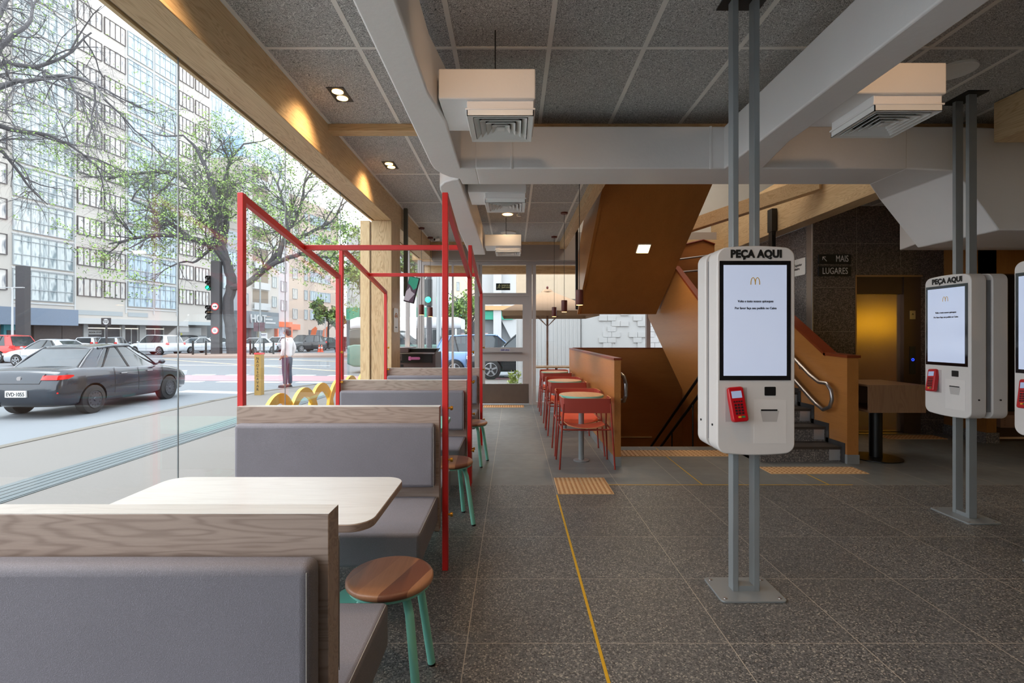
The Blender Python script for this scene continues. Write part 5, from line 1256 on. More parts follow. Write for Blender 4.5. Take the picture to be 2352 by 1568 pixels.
# ---------------------------------------------------- yellow arch rack
M['arch_yellow'] = plain('golden_yellow_paint', (.93, .72, .16), .4, 0, .04)
ar = thing('arch_rack', 'row of yellow steel arches on the pavement along the window', 'bike rack', (-2.55, 7, -.12)); AO = (-2.55, 7, -.12)
for k in range(9):
    yc = 5.42 + .60 * k; xo_ = .02 * (k % 2); mb = MB(); n = 24; z0, zt_ = -.12, .775
    outer = []; inner = []
    for q in range(n + 1):
        a = math.pi * q / n; outer.append((yc - .50 * math.cos(a), z0 + (zt_ - z0) * math.sin(a) ** .75)); inner.append((yc - .41 * math.cos(a), z0 + (zt_ - .11 - z0) * math.sin(a) ** .8))
    vs = []; fsx = []
    for (oy, oz), (iy, iz) in zip(outer, inner):
        for x in (-2.58 + xo_, -2.54 + xo_): vs += [(x, oy, oz), (x, iy, iz)]
    for q in range(n):
        a = 4 * q; fsx += [(a, a + 4, a + 5, a + 1), (a + 2, a + 3, a + 7, a + 6), (a, a + 2, a + 6, a + 4), (a + 1, a + 5, a + 7, a + 3)]
    mb.add(vs, fsx).build('arch', 'arch_yellow', ar, off=AO, smooth=True)
# ================================================================ CARS
def car_paint(name, c, rough=.25, metal=.3): return plain(name, c, rough, metal, .04, 3, coat=.6)
M['car_glass'] = plain('tinted_car_glass', (.16, .19, .21), .08, 0, .1, coat=.4)
M['tyre'] = plain('tyre_rubber', (.13, .13, .135), .8); M['rim'] = plain('alloy_rim', (.62, .63, .65), .3, .7); M['rim_dark'] = plain('steel_rim', (.28, .28, .30), .4, .5)
M['tail'] = plain('red_tail_lamp', (.75, .06, .05), .25, emit=(.9, .1, .05), es=.12); M['head'] = plain('headlamp', (.85, .87, .90), .15, .2)
M['plate'] = plain('number_plate', (.80, .80, .80), .5); M['plastic'] = plain('dark_trim_plastic', (.12, .12, .13), .6)
def lerp_tab(tab, t):
    for (a, *va), (b_, *vb) in zip(tab, tab[1:]):
        if t <= b_:
            k = (t - a) / (b_ - a); k = max(0, min(1, k)); return [x + (y - x) * k for x, y in zip(va, vb)]
    return tab[-1][1:]
SHAPES = {  # t, half width fraction, bottom, top (body below glass)
 'sedan': dict(L=4.15, W=.83, H=1.43, tab=[(0, .84, .38, .62), (.012, .90, .30, .80), (.03, .94, .24, .93), (.07, .97, .20, .985), (.16, .995, .18, 1.0), (.3, 1, .18, .99), (.5, 1, .18, .95), (.70, 1, .18, .93), (.80, .98, .18, .88), (.90, .95, .18, .80), (.97, .88, .20, .70), (.992, .80, .24, .62), (1, .72, .32, .52)],
               gh=[(.125, .97), (.27, 1.36), (.53, 1.41), (.74, .93)], roofw=.68, axles=(.205, .78), wr=.30),
 'suv': dict(L=4.4, W=.90, H=1.68, tab=[(0, .86, .42, .75), (.012, .92, .32, 1.0), (.04, .96, .26, 1.08), (.3, 1, .24, 1.06), (.5, 1, .24, 1.04), (.72, 1, .24, 1.03), (.85, .98, .25, .98), (.95, .92, .27, .88), (.99, .84, .32, .74), (1, .76, .38, .60)],
             gh=[(.015, 1.06), (.09, 1.60), (.58, 1.66), (.76, 1.03)], roofw=.72, axles=(.20, .80), wr=.35),
 'hatch': dict(L=3.9, W=.82, H=1.5, tab=[(0, .86, .38, .70), (.012, .92, .28, .90), (.04, .96, .22, .97), (.3, 1, .2, .96), (.5, 1, .2, .93), (.72, 1, .2, .92), (.85, .98, .2, .86), (.95, .90, .22, .76), (.99, .82, .28, .64), (1, .74, .34, .52)],
               gh=[(.02, .95), (.12, 1.42), (.56, 1.47), (.76, .92)], roofw=.68, axles=(.18, .80), wr=.29)}
def make_car(kind, paint, label, loc, rz, plate=None, rim='rim', detail=False, name='car', lights=True):
    S = SHAPES[kind]; L, W = S['L'], S['W']; tab = S['tab']; r = thing(name, label, 'car', loc, rz)
    body = MB(); rings = []
    ts = sorted(set([x[0] for x in tab] + [k / 24 for k in range(1, 24)]))
    for t_ in ts:
        hf, zb, zt_ = lerp_tab(tab, t_); hw = hf * W; y = (t_ - .5) * L; zm = zb + (zt_ - zb) * .55
        half = [(hw * .80, zb), (hw * .95, zb + .05), (hw * .985, zb + .16), (hw, zm), (hw * .985, zt_ - .12), (hw * .94, zt_ - .035), (hw * .84, zt_ - .004), (hw * .45, zt_ + .018)]
        rings.append([(x, y, z) for x, z in half] + [(-x, y, z) for x, z in half[::-1]])
    bo = body.loft(rings).build('body', paint, r)
    bo.data.shade_smooth()
    s_ = bo.modifiers.new('s', 'SUBSURF'); s_.levels = 1; s_.render_levels = 1
    cut = MB()
    for ay in S['axles']:
        for sx_ in (-1, 1): cut.tube([(sx_ * (W - .24), (ay - .5) * L, S['wr']), (sx_ * (W + .1), (ay - .5) * L, S['wr'])], S['wr'] * 1.16, 28)
    co = cut.build('cutter', None, None, base=False); co.matrix_world = Matrix.Identity(4)
    pl_, pr0 = r.location.copy(), r.rotation_euler.copy()
    r.location = (0, 0, 0); r.rotation_euler = (0, 0, 0)
    bl = bo.modifiers.new('b', 'BOOLEAN'); bl.operation = 'DIFFERENCE'; bl.object = co; bl.solver = 'EXACT'
    bpy.context.view_layer.update(); dg = bpy.context.evaluated_depsgraph_get()
    me = bpy.data.meshes.new_from_object(bo.evaluated_get(dg)); bo.modifiers.clear(); bo.data = me; me.name = 'body'
    me.materials.clear(); me.materials.append(M[paint] if isinstance(paint, str) else paint)
    me.polygons.foreach_set('material_index', [0] * len(me.polygons)); me.shade_smooth(); me.set_sharp_from_angle(angle=R(38))
    COL.objects.unlink(co); bpy.data.objects.remove(co); r.location = pl_; r.rotation_euler = pr0
    # greenhouse
    (ta, za), (tb2, zb2), (tc2, zc2), (td, zd) = S['gh']; bw, rw = W * .90, W * S['roofw']
    Y = lambda t_: (t_ - .5) * L
    def gring(t_, z, hw): return [(-hw, Y(t_), z), (hw, Y(t_), z)]
    A = [(-bw * .86, Y(ta), za - .02), (bw * .86, Y(ta), za - .02), (bw, Y(ta + .10), za - .01), (bw, Y(td - .10), zd), (bw * .90, Y(td), zd - .02), (-bw * .90, Y(td), zd - .02), (-bw, Y(td - .10), zd), (-bw, Y(ta + .10), za - .01)]
    Bt = [(-rw * .90, Y(tb2), zb2), (rw * .90, Y(tb2), zb2), (rw, Y(tb2 + .07), zb2 + .02), (rw, Y(tc2 - .06), zc2), (rw * .90, Y(tc2), zc2 - .02), (-rw * .90, Y(tc2), zc2 - .02), (-rw, Y(tc2 - .06), zc2), (-rw, Y(tb2 + .07), zb2 + .02)]
    A = [(x, y, z - .03) for x, y, z in A]
    MB().loft([A, Bt]).build('glasshouse', 'car_glass', r, smooth=True, angle=25)
    # roof with crown
    rf = []
    for k in range(9):
        t_ = tb2 + (tc2 - tb2) * k / 8; z = zb2 + (zc2 - zb2) * (k / 8) ** .7 + .02 - (.02 if k in (0, 8) else 0); hw = rw * (1.02 if 0 < k < 8 else .93)
        rf.append([(hw * math.cos(math.pi * q / 10), Y(t_), z - .015 + .055 * math.sin(math.pi * q / 10)) for q in range(11)] + [(-hw * .97, Y(t_), z - .035), (hw * .97, Y(t_), z - .035)])
    MB().loft(rf).build('roof', paint, r, smooth=True, angle=40)
    pm = MB(); pw = .055
    for s in (-1, 1):
        def e(p, q, w_=pw, h=.045): pm.tube([(s * p[0] * .985, p[1], p[2] - .06), (s * (p[0] + q[0]) / 2 * 1.01, (p[1] + q[1]) / 2, (p[2] + q[2]) / 2 + .008), (s * q[0] * 1.005, q[1], q[2])], [w_ * .7, w_ * .55, w_ * .5], 8)
        e((bw * .95, Y(td - .02), zd), (rw * .97, Y(tc2 - .01), zc2 + .01), .032)
        e((bw * .93, Y(ta + .015), za), (rw * .95, Y(tb2 + .01), zb2 + .02), .04)
        e((bw, Y(ta + .10), za - .01), (rw, Y(tb2 + .07), zb2 + .02), .04)
        q4 = [(s * bw * .92, Y(ta + .012), za - .04), (s * bw * 1.0, Y(ta + .10), za - .04), (s * rw * 1.0, Y(tb2 + .07), zb2 + .02), (s * rw * .94, Y(tb2 + .005), zb2 + .01)]
        pm.add([(x + s * .016, y, z) for x, y, z in q4] + [(x - s * .02, y, z) for x, y, z in q4], [(0, 1, 2, 3), (7, 6, 5, 4), (0, 4, 5, 1), (1, 5, 6, 2), (2, 6, 7, 3), (3, 7, 4, 0)])
        pm.tube([(s * rw * 1.0, Y(tb2 + .03), zb2 + .015), (s * rw * 1.03, Y((tb2 + tc2) / 2), max(zb2, zc2) + .012), (s * rw * 1.0, Y(tc2 - .02), zc2 + .01)], .026, 8)
    pm.build('pillar', paint, r, smooth=True)
    bp = MB()
    for s in (-1, 1):
        for tt, tt2 in (((ta + td) / 2 + .03, (tb2 + tc2) / 2 + .02), (ta + .22 if kind != 'sedan' else ta + .145, tb2 + .105)):
            bp.bar((s * bw * 1.005, Y(tt), zd - .02), (s * rw * 1.01, Y(tt2), zc2 - .01), .05, .012, up=(s, 0, 0))
    bp.build('window_post', 'plastic', r)
    for ay in S['axles']:
        for sx_ in (-1, 1):
            y = (ay - .5) * L; wr = S['wr']; x = sx_ * (W - .10)
            wl = MB().tube([(x - .10, y, wr), (x - .085, y, wr), (x + .085, y, wr), (x + .10, y, wr)], [wr - .03, wr, wr, wr - .03], 32).build('wheel', 'tyre', r, smooth=True, angle=60)
            rm = MB(); xo = x + sx_ * .102
            rm.tube([(xo - sx_ * .03, y, wr), (xo + sx_ * .004, y, wr)], [wr * .66, wr * .64], 28)
            rm.tube([(xo, y, wr), (xo + sx_ * .02, y, wr)], [wr * .16, wr * .12], 14)
            ro = rm.build('rim', 'rim_dark' if rim == 'rim_dark' else 'plastic', wl, smooth=True, angle=40)
            sp = MB()
            if rim == 'rim':
                for k in range(5): 
                    a = 2 * math.pi * k / 5 + .3; sp.bar((xo + sx_ * .012, y + wr * .1 * math.cos(a), wr + wr * .1 * math.sin(a)), (xo + sx_ * .008, y + wr * .64 * math.cos(a), wr + wr * .64 * math.sin(a)), wr * .17, .02, up=(1, 0, 0))
                sp.tube([(xo + sx_ * .009, y + wr * .63 * math.cos(R(15 * k)), wr + wr * .63 * math.sin(R(15 * k))) for k in range(25)], .012, 6)
            else:
                for k in range(12):
                    a = 2 * math.pi * k / 12; sp.tube([(xo + sx_ * .003, y + wr * .45 * math.cos(a), wr + wr * .45 * math.sin(a)), (xo + sx_ * .006, y + wr * .45 * math.cos(a), wr + wr * .45 * math.sin(a))], .02, 8)
                sp.tube([(xo + sx_ * .009, y + wr * .63 * math.cos(R(15 * k)), wr + wr * .63 * math.sin(R(15 * k))) for k in range(25)], .008, 6)
            sp.build('spokes' if rim == 'rim' else 'rim_holes', 'rim' if rim == 'rim' else 'plastic', ro)
    hb, zb_, zt_ = lerp_tab(tab, .03); zt_r = zt_; 
    for s in (-1, 1):
        if kind == 'sedan':
            path = [(.52, -1), (.68, -1), (.80, -.6), (.885, .012), (.932, .03), (.962, .06), (.978, .085)]; lr = []
            for j, (fx, tq) in enumerate(path):
                h0, h1 = (.775, .862) if j < 5 else ((.785, .865) if j == 5 else (.83, .855)); sec = []
                for zq, dd in ((h0, 0), ((h0 + h1) / 2, 0), (h1, 0), (h1, 1), (h0, 1)):
                    tr_ = .012 + (zq - .8) / .13 * .018; yq = Y(max(tr_, tq) if tq > 0 else tr_ + (0 if tq == -1 else .002)) - .010
                    sec.append((s * (W * fx + .010 - .04 * dd), yq + (.04 if dd and j < 4 else 0), zq))
                lr.append(sec)
            MB().loft(lr).build('tail_lamp', 'tail', r, smooth=True, angle=50)
        else: MB().prism([(Y(.006), .85), (Y(.008), 1.05), (Y(.04), 1.05), (Y(.06), .9)], 'X', s * W * .76, s * (W * .965)).build('tail_lamp', 'tail', r, bevel=.01)
        z = lerp_tab(tab, .96)[2]
        MB().prism([(s * W * .46, z - .17), (s * W * .86, z - .15), (s * W * .88, z - .03), (s * W * .50, z - .04)], 'Y', Y(.955), Y(.992)).build('headlamp', 'head', r, bevel=.012)
        MB().ell((s * (W + .07), Y(td - .06), zd + .07), .085, .05, .06, 12, 7).bar((s * W * .9, Y(td - .06), zd + .01), (s * (W + .05), Y(td - .06), zd + .05), .04, .03).build('wing_mirror', paint, r, smooth=True)
        for tt in ((.40, .60) if kind != 'suv' else (.38, .58)):
            MB().tube([(s * W * 1.0, Y(tt - .018), zd - .13), (s * (W * 1.0 + .022), Y(tt - .014), zd - .13), (s * (W * 1.0 + .022), Y(tt + .014), zd - .13), (s * W * 1.0, Y(tt + .018), zd - .13)], .011, 8).build('door_handle', 'steel' if detail else paint, r, smooth=True)
    dl = MB()
    for s in (-1, 1):
        for tt in (.34 if kind == 'sedan' else .30, .515, .72):
            hf, zb, zq = lerp_tab(tab, tt); hw = hf * W
            dl.tube([(s * (hw * .985 - .002), Y(tt), .36), (s * (hw + .000), Y(tt), zb + (zq - zb) * .55), (s * (hw * .985 + .001), Y(tt), zq - .12), (s * (hw * .955), Y(tt), zq - .045)], .004, 5)
        dl.bar((s * (W + .001), Y(.31), .55), (s * (W + .001), Y(.70), .55), .006, .012)
    dl.build('door_seam', 'plastic', r)
    zz = tab[-2][3]
    MB().box(-W * .5, W * .5, Y(.988), Y(1.002), zz - .14, zz - .05).box(-W * .6, W * .6, Y(.985), Y(1.001), .30, .40).build('grille', 'plastic', r, bevel=.005)
    p_ = MB().box(-.20, .20, Y(1.0), Y(1.006), .43, .53).build('front_plate', 'plate', r)
    p_ = MB().box(-.20, .20, Y(-.006) if detail else Y(-.004), Y(.004), .44 if detail else .50, .57 if detail else .62).build('rear_plate', 'plate', r)
    if plate: text_mesh(plate, .105, 'ink', p_, .0015, xf=Matrix.Translation((0, Y(-.006) - .003, .497)) @ Matrix.Rotation(R(90), 4, 'X'), sx=.82)
    if detail:
        MB().box(-.28, .28, Y(.003), Y(.010), .40, .62).build('plate_recess', 'plastic', r)
        MB().tube([(0, Y(.014) - .018, .80), (0, Y(.05), .80)], .042, 20).build('round_badge', 'steel', r, smooth=True)
        MB().bar((-W * .50, Y(.006) - .004, .70), (W * .50, Y(.006) - .004, .70), .012, .01).bar((-W * .50, Y(.006) - .004, .70), (-W * .58, Y(.022) - .004, .89), .012, .01).bar((W * .50, Y(.006) - .004, .70), (W * .58, Y(.022) - .004, .89), .012, .01).build('boot_seam', 'plastic', r)
        MB().box(-.2, .2, Y(.145), Y(.15), .985, 1.0).build('brake_strip', 'tail', r)
        MB().box(-W * .9, -W * .72, Y(.012), Y(.02), .50, .53).box(W * .72, W * .9, Y(.012), Y(.02), .50, .53).build('reflector', 'tail', r)
        ex = MB().tube([(-.45, Y(.0), .26), (-.45, Y(.05), .26)], .025, 12).build('exhaust', 'dark_steel', r)
    return r
M['p_dark'] = car_paint('graphite_paint', (.20, .22, .25), .22, .5); M['p_white'] = car_paint('white_car_paint', (.84, .85, .87), .3, 0); M['p_silver'] = car_paint('silver_car_paint', (.70, .72, .75), .3, .5)
M['p_red'] = car_paint('red_car_paint', (.75, .16, .14), .3, 0); M['p_black'] = car_paint('black_car_paint', (.10, .11, .13), .2, .3); M['p_blue'] = car_paint('steel_blue_paint', (.40, .52, .68), .25, .4)
G = GZ
sed = make_car('sedan', 'p_dark', 'dark graphite sedan seen from behind, nearest car on the street', (-9.78, 11.8, G), R(1.2), 'EVD·1055', 'rim_dark', True)
make_car('sedan', 'p_silver', 'silver-white sedan driving left behind the dark sedan', (-25.6, 27.5, G), R(88))
make_car('suv', 'p_red', 'red car driving left at the far left edge', (-32.0, 30.5, G), R(88))
make_car('suv', 'p_white', 'white off-road wagon with pale rims parked left of the first red post', (-30.9, 43, G), R(76))
def pk(px, Y, dy=0): return ((px - 1178) * Y / F, Y, G)
make_car('hatch', 'p_white', 'white hatchback with its tail to the viewer, left of the parked white wagon', pk(212, 46.3), R(18))
make_car('hatch', 'p_silver', 'small silver hatchback just left of the parked white wagon', pk(264, 46.3), R(19))
make_car('suv', 'p_black', 'black wagon parked behind the glass joint, under the yellow mural', pk(432, 56), R(80))
make_car('sedan', 'p_white', 'white saloon facing the viewer beside the dark signal column', pk(450, 47), R(162))
make_car('sedan', 'p_silver', 'grey saloon partly hidden by the dark signal column', pk(494, 52.5), R(165))
make_car('sedan', 'p_white', 'white saloon behind the fence right of the first red post', pk(586, 45), R(170))
make_car('hatch', 'p_white', 'white hatchback left of the standing man', pk(638, 50.6), R(168))
make_car('suv', 'p_black', 'dark wagon right of the standing man', pk(700, 50), R(158))
make_car('sedan', 'p_black', 'dark saloon with cones beside it, second right of the standing man', pk(744, 55.6), R(166))
make_car('hatch', 'p_silver', 'pale hatchback at the end of the parked row before the second red post', pk(780, 61.5), R(166))
make_car('suv', 'p_blue', 'steel blue wagon seen through the pane left of the entrance door', (-.95, 19.9, G), R(-88))
make_car('suv', 'p_black', 'black wagon with five-spoke rims seen through the entrance door', (.56, 17.95, -.12), R(90))
make_car('sedan', 'p_silver', 'tiny pale car far down the side street', (-4.6, 62, G), R(4))
# bus
bs = thing('minibus', 'white-roofed green minibus crossing behind the second red frame', 'minibus', (-4.75, 22.6, G), R(90)); 
M['bus_green'] = plain('bus_green', (.30, .46, .42), .4, coat=.4); M['bus_white'] = plain('bus_white', (.80, .81, .82), .4, coat=.4)
def rsec(y, w_, z0, z1, r_): return [(x, y, z) for x, z in rrect(-w_, w_, z0, z1, r_, 4)]
MB().loft([rsec(-2.5, .92, .34, 1.25, .08), rsec(-2.42, .98, .28, 1.27, .1), rsec(2.2, .98, .28, 1.27, .1), rsec(2.5, .88, .38, 1.2, .1)]).build('lower_body', 'bus_green', bs, smooth=True)
MB().loft([rsec(-2.46, .93, 1.2, 1.97, .1), rsec(2.2, .93, 1.2, 1.97, .1), rsec(2.42, .88, 1.2, 1.9, .1)]).build('window_band', 'car_glass', bs, smooth=True)
MB().loft([rsec(-2.48, .90, 1.93, 2.40, .16), rsec(-2.3, .95, 1.93, 2.46, .18), rsec(2.1, .95, 1.93, 2.46, .18), rsec(2.38, .88, 1.93, 2.36, .1)]).build('roof', 'bus_white', bs, smooth=True)
for k in range(4): MB().box(-.955, .955, -2.3 + 1.25 * k, -2.22 + 1.25 * k, 1.22, 1.95).build('window_pillar', 'bus_white', bs)
for y in (-1.6, 1.5):
    for s in (-1, 1): MB().tube([(s * .80, y, .36), (s * 1.0, y, .36)], .36, 24).build('wheel', 'tyre', bs, smooth=True)
MB().box(-.85, .85, -2.56, -2.45, .4, .55).build('bumper', 'plastic', bs)
for s in (-1, 1): MB().box(s * .8 - .08, s * .8 + .08, -2.53, -2.45, .8, 1.1).build('tail_lamp', 'tail', bs)

# ================================================================ STREET FURNITURE
def col_y(px, Y): return (px - 1178) * Y / F
sp0 = thing('signal_column', 'tall dark signal column with green traffic light and round signs beside the big tree', 'traffic light', (col_y(497.5, 40.5), 40.5, G)); 
M['steel_col'] = plain('dark_brown_steel', (.30, .29, .30), .6, .3); M['green_led'] = plain('green_signal', (.1, .9, .6), .4, emit=(.1, 1, .65), es=6)
MB().box(-.36, .36, -.2, .2, .16, 7.7).build('column', 'steel_col', sp0)
for z0, lit in ((5.3, True), (2.9, False)):
    hd = MB().box(-.62, -.36, -.32, -.08, z0, z0 + 1.2)
    for k in range(3): hd.tube([(-.49, -.33, z0 + .2 + .4 * k), (-.49, -.5, z0 + .24 + .4 * k)], [.15, .16], 12, False)
    h2 = hd.build('signal_head', 'black', sp0)
    if lit: MB().ell((-.49, -.34, z0 + .2), .15, .06, .15, 14, 8).build('green_light', 'green_led', h2, smooth=True)
M['sign_white'] = plain('round_sign_white', (.85, .84, .84), .5); M['sign_red'] = plain('sign_red', (.80, .20, .22), .5)
for z in (4.0, 2.05):
    s_ = MB().tube([(0, -.21, z), (0, -.24, z)], .30, 28).build('round_sign', 'sign_red', sp0); MB().tube([(0, -.24, z), (0, -.25, z)], .23, 28).build('sign_face', 'sign_white', s_)
    MB().box(-.14, .08, -.262, -.25, z - .03, z + .03).prism([(.06, z - .1), (.17, z), (.06, z + .1)], 'Y', -.262, -.25).build('arrow', 'ink', s_) if z > 3 else MB().box(-.12, .12, -.262, -.25, z - .12, z + .10).build('lorry_mark', 'win_grey', s_)
c2 = thing('dark_column', 'dark rectangular steel column in front of the blue-grey fascia', 'column', (col_y(53, 39), 39, G)); MB().box(-.36, .36, -.25, .25, 0, 7.1).build('shaft', 'steel_col', c2); MB().box(-.40, .40, -.3, .3, 0, .3).build('base', 'steel_col', c2)
lp = thing('street_lamp', 'thin white lamp post beside the dark steel column', 'street lamp', (col_y(28.5, 37), 37, G)); MB().tube([(0, 0, 0), (0, 0, 5.2)], [.09, .05], 10).build('pole', 'bld_white', lp, smooth=True)
MB().box(-.95, -.1, -.08, .08, 5.2, 5.26).box(.1, .85, -.08, .08, 5.2, 5.26).box(-.1, .1, -.03, .03, 5.15, 5.25).build('lamp_arm', 'bld_white', lp)
st_ = thing('street_sign', 'round shop sign on a dark square panel before the shop windows', 'sign', (col_y(244.5, 44), 44, G)); MB().box(-.06, .06, -.05, .05, 0, 2.6).build('post', 'steel_col', st_); q = MB().box(-.42, .42, -.06, .0, 1.45 + 1.1, 3.2).build('panel', 'steel_col', st_)
MB().tube([(0, -.07, 2.87), (0, -.08, 2.87)], .25, 24).build('round_face', 'sign_white', q)
text_mesh('BOOK\nSTOP', .15, 'ink', q, .004, xf=Matrix.Translation((0, -.09, 2.87)) @ Matrix.Rotation(R(90), 4, 'X'))
# thin utility pole, A-board, cones
up_ = thing('utility_pole', 'thin grey street pole with a maroon box right of the first red post', 'pole', (col_y(597.5, 42), 42, G)); MB().tube([(0, 0, .16), (0, 0, 7.6)], [.09, .06], 8).build('pole', 'grey_paint', up_, smooth=True); MB().box(-.5, -.1, -.1, .1, 2.0, 2.75).box(.0, .35, -.1, .1, 2.0, 2.75).build('box', plain('maroon_box', (.36, .24, .28), .6), up_); MB().box(-.45, .45, -.03, .03, 7.2, 7.28).build('crossarm', 'dark_steel', up_)
ab = thing('advert_board', 'white upright advert board in front of the grey shopfront', 'sign', (col_y(606, 47.8), 47.8, G)); q = MB().box(-.32, .32, -.05, .05, .9, 1.9).build('panel', 'sign_white', ab); MB().box(-.28, -.22, -.03, .03, 0, .9).box(.22, .28, -.03, .03, 0, .9).build('leg', 'dark_steel', ab)
text_mesh('hoor', .24, 'ink_blue', q, .004, xf=Matrix.Translation((0, -.06, 1.72)) @ Matrix.Rotation(R(90), 4, 'X')); MB().tube([(.12, -.05, 1.3), (.12, -.06, 1.3)], .09, 12).build('pink_dot', 'sign_red', q)
M['cone'] = plain('orange_cone', (.85, .35, .22), .6)
for k, px in enumerate((733, 739)):
    c_ = thing('traffic_cone', ['left', 'right'][k] + ' of two orange traffic cones by the parked dark saloon', 'traffic cone', (col_y(px, 49), 49, G), 0, 'orange traffic cones'); MB().lathe((0, 0, 0), [(.2, 0), (.2, .04), (.14, .05), (.03, .75)], 16).build('cone', 'cone', c_, smooth=True); MB().lathe((0, 0, .35), [(.092, 0), (.075, .14)], 16).build('white_band', 'sign_white', c_)
M['orange_flag'] = plain('orange_flag', (.88, .45, .28), .6)
for k, px in enumerate((716, 743)):
    f_ = thing('feather_flag', ['left', 'right'][k] + ' orange feather flag before the pinkish building', 'flag', (col_y(px, 80), 80, G), 0, 'orange feather flags'); MB().prism([(-.5, .3), (.3, .3), (.9, 2.8), (.6, 3.1), (0, 2.6)], 'Y', -.02, .02).build('flag', 'orange_flag', f_); MB().tube([(-.5, 0, 0), (-.5, 0, 2.6)], .03, 6).build('pole', 'grey_paint', f_)
sp1 = thing('street_lamp', 'thin white street pole right of the pinkish building entrance', 'street lamp', (col_y(747, 66), 66, G)); MB().tube([(0, 0, 0), (0, 0, 4)], [.09, .05], 8).build('pole', 'bld_white', sp1, smooth=True); MB().box(-.5, .1, -.06, .06, 4, 4.08).build('lamp_head', 'bld_white', sp1)
# signal seen through far glazing
s3 = thing('signal_post', 'grey signal post with a green light behind the far pendant lamps', 'traffic light', (col_y(986, 21), 21, G)); MB().box(-.1, .1, -.1, .1, 0, 4.3).build('column', 'steel_col', s3); h2 = MB().box(-.16, .16, -.3, -.1, 2.9, 4.0).build('signal_head', 'black', s3); MB().ell((0, -.31, 3.15), .12, .05, .12, 12, 8).build('green_light', 'green_led', h2, smooth=True)
s4 = thing('street_pole', 'pale round pole outside the far glazing', 'pole', (col_y(1008, 20), 20, G)); MB().tube([(0, 0, 0), (0, 0, 7)], .10, 10).build('pole', 'grey_paint', s4, smooth=True)
# fence posts along the island
fps = [(443, 38.5), (473, 38), (554, 38.5), (575, 38.8), (582, 38.9), (606, 39.3), (628, 39.8), (648, 40.3), (771, 49), (792, 51)]
fn = thing('street_fence', 'low dark post-and-rail fence along the traffic island', 'fence', (col_y(443, 38.5), 38.5, G)); FO = fn.location.copy()
for px, Y in fps: MB().box(col_y(px, Y) - .06, col_y(px, Y) + .06, Y - .04, Y + .04, G, G + 1.25).build('post', 'black', fn, off=FO)
rr_ = MB()
for (a, Ya_), (c, Yc_) in zip(fps, fps[1:]):
    if (a, c) in ((473, 554), (648, 771)): continue
    for z in (.45, 1.1): rr_.bar((col_y(a, Ya_), Ya_, G + z), (col_y(c, Yc_), Yc_, G + z), .03, .03)
rr_.build('rail', 'black', fn, off=FO)
# yellow warning post
wp = thing('warning_post', 'square yellow concrete post with vertical lettering on the pavement', 'post', (-6.52, 12.75, -.14))
M['post_yellow'] = plain('worn_yellow', (.60, .48, .24), .8, 0, .2, 8)
MB().box(-.085, .085, -.085, .085, 0, 1.08).build('post', 'post_yellow', wp, bevel=.006); MB().box(-.09, .09, -.09, .09, 1.06, 1.10).build('cap', 'sign_red', wp)
text_mesh('\n'.join('NÃO ESCAVAR'.replace(' ', '')), .088, 'ink', wp, .0015, xf=Matrix.Translation((0, -.087, .56)) @ Matrix.Rotation(R(90), 4, 'X'))
text_mesh('\n'.join('COMGÁS'), .10, 'ink', wp, .0015, xf=Matrix.Translation((.087, 0, .55)) @ Matrix.Rotation(R(90), 4, 'Z') @ Matrix.Rotation(R(90), 4, 'X')) if 0 else None

# ================================================================ PEOPLE
def skin_mesh(name, chains, mat, parent, sub=2):
    # chains: list of lists of (pos, (rx, ry)); first point of later chains may equal an existing point
    vs = []; rad = []; es = []; ix = {}
    for ch in chains:
        prev = None
        for p, rr in ch:
            k = tuple(round(c, 4) for c in p)
            if k not in ix: ix[k] = len(vs); vs.append(p); rad.append(rr)
            i = ix[k]
            if prev is not None and prev != i: es.append((prev, i))
            prev = i
    me = bpy.data.meshes.new(name); me.from_pydata(vs, es, []); o = bpy.data.objects.new(name, me); COL.objects.link(o)
    s = o.modifiers.new('skin', 'SKIN'); s.use_smooth_shade = True
    if not me.skin_vertices: 
        bm_2 = __import__('bmesh').new(); bm_2.from_mesh(me); bm_2.verts.layers.skin.verify(); bm_2.to_mesh(me); bm_2.free()
    for i, rr in enumerate(rad): me.skin_vertices[0].data[i].radius = rr
    me.skin_vertices[0].data[0].use_root = True
    u = o.modifiers.new('sub', 'SUBSURF'); u.levels = sub; u.render_levels = sub
    bpy.context.view_layer.update(); dg = bpy.context.evaluated_depsgraph_get(); m2 = bpy.data.meshes.new_from_object(o.evaluated_get(dg)); m2.name = name
    COL.objects.unlink(o); bpy.data.objects.remove(o)
    m2.materials.clear(); m2.materials.append(M[mat]); m2.shade_smooth(); r = bpy.data.objects.new(name, m2); COL.objects.link(r); r.parent = parent; return r
M['skin'] = plain('skin', (.66, .48, .38), .6); M['hair'] = plain('dark_hair', (.16, .14, .13), .8, bmp=.4); M['jacket'] = plain('off_white_jacket', (.80, .78, .78), .8, 0, .05, 6, .3, 12)
M['jeans'] = plain('dark_blue_trousers', (.20, .23, .30), .8, 0, .1, 6, .3, 12); M['shoe'] = plain('dark_shoes', (.16, .14, .14), .6); M['shirt_dark'] = plain('dark_shirt', (.18, .18, .20), .8); M['shirt_blue'] = plain('blue_shirt', (.24, .36, .56), .8)
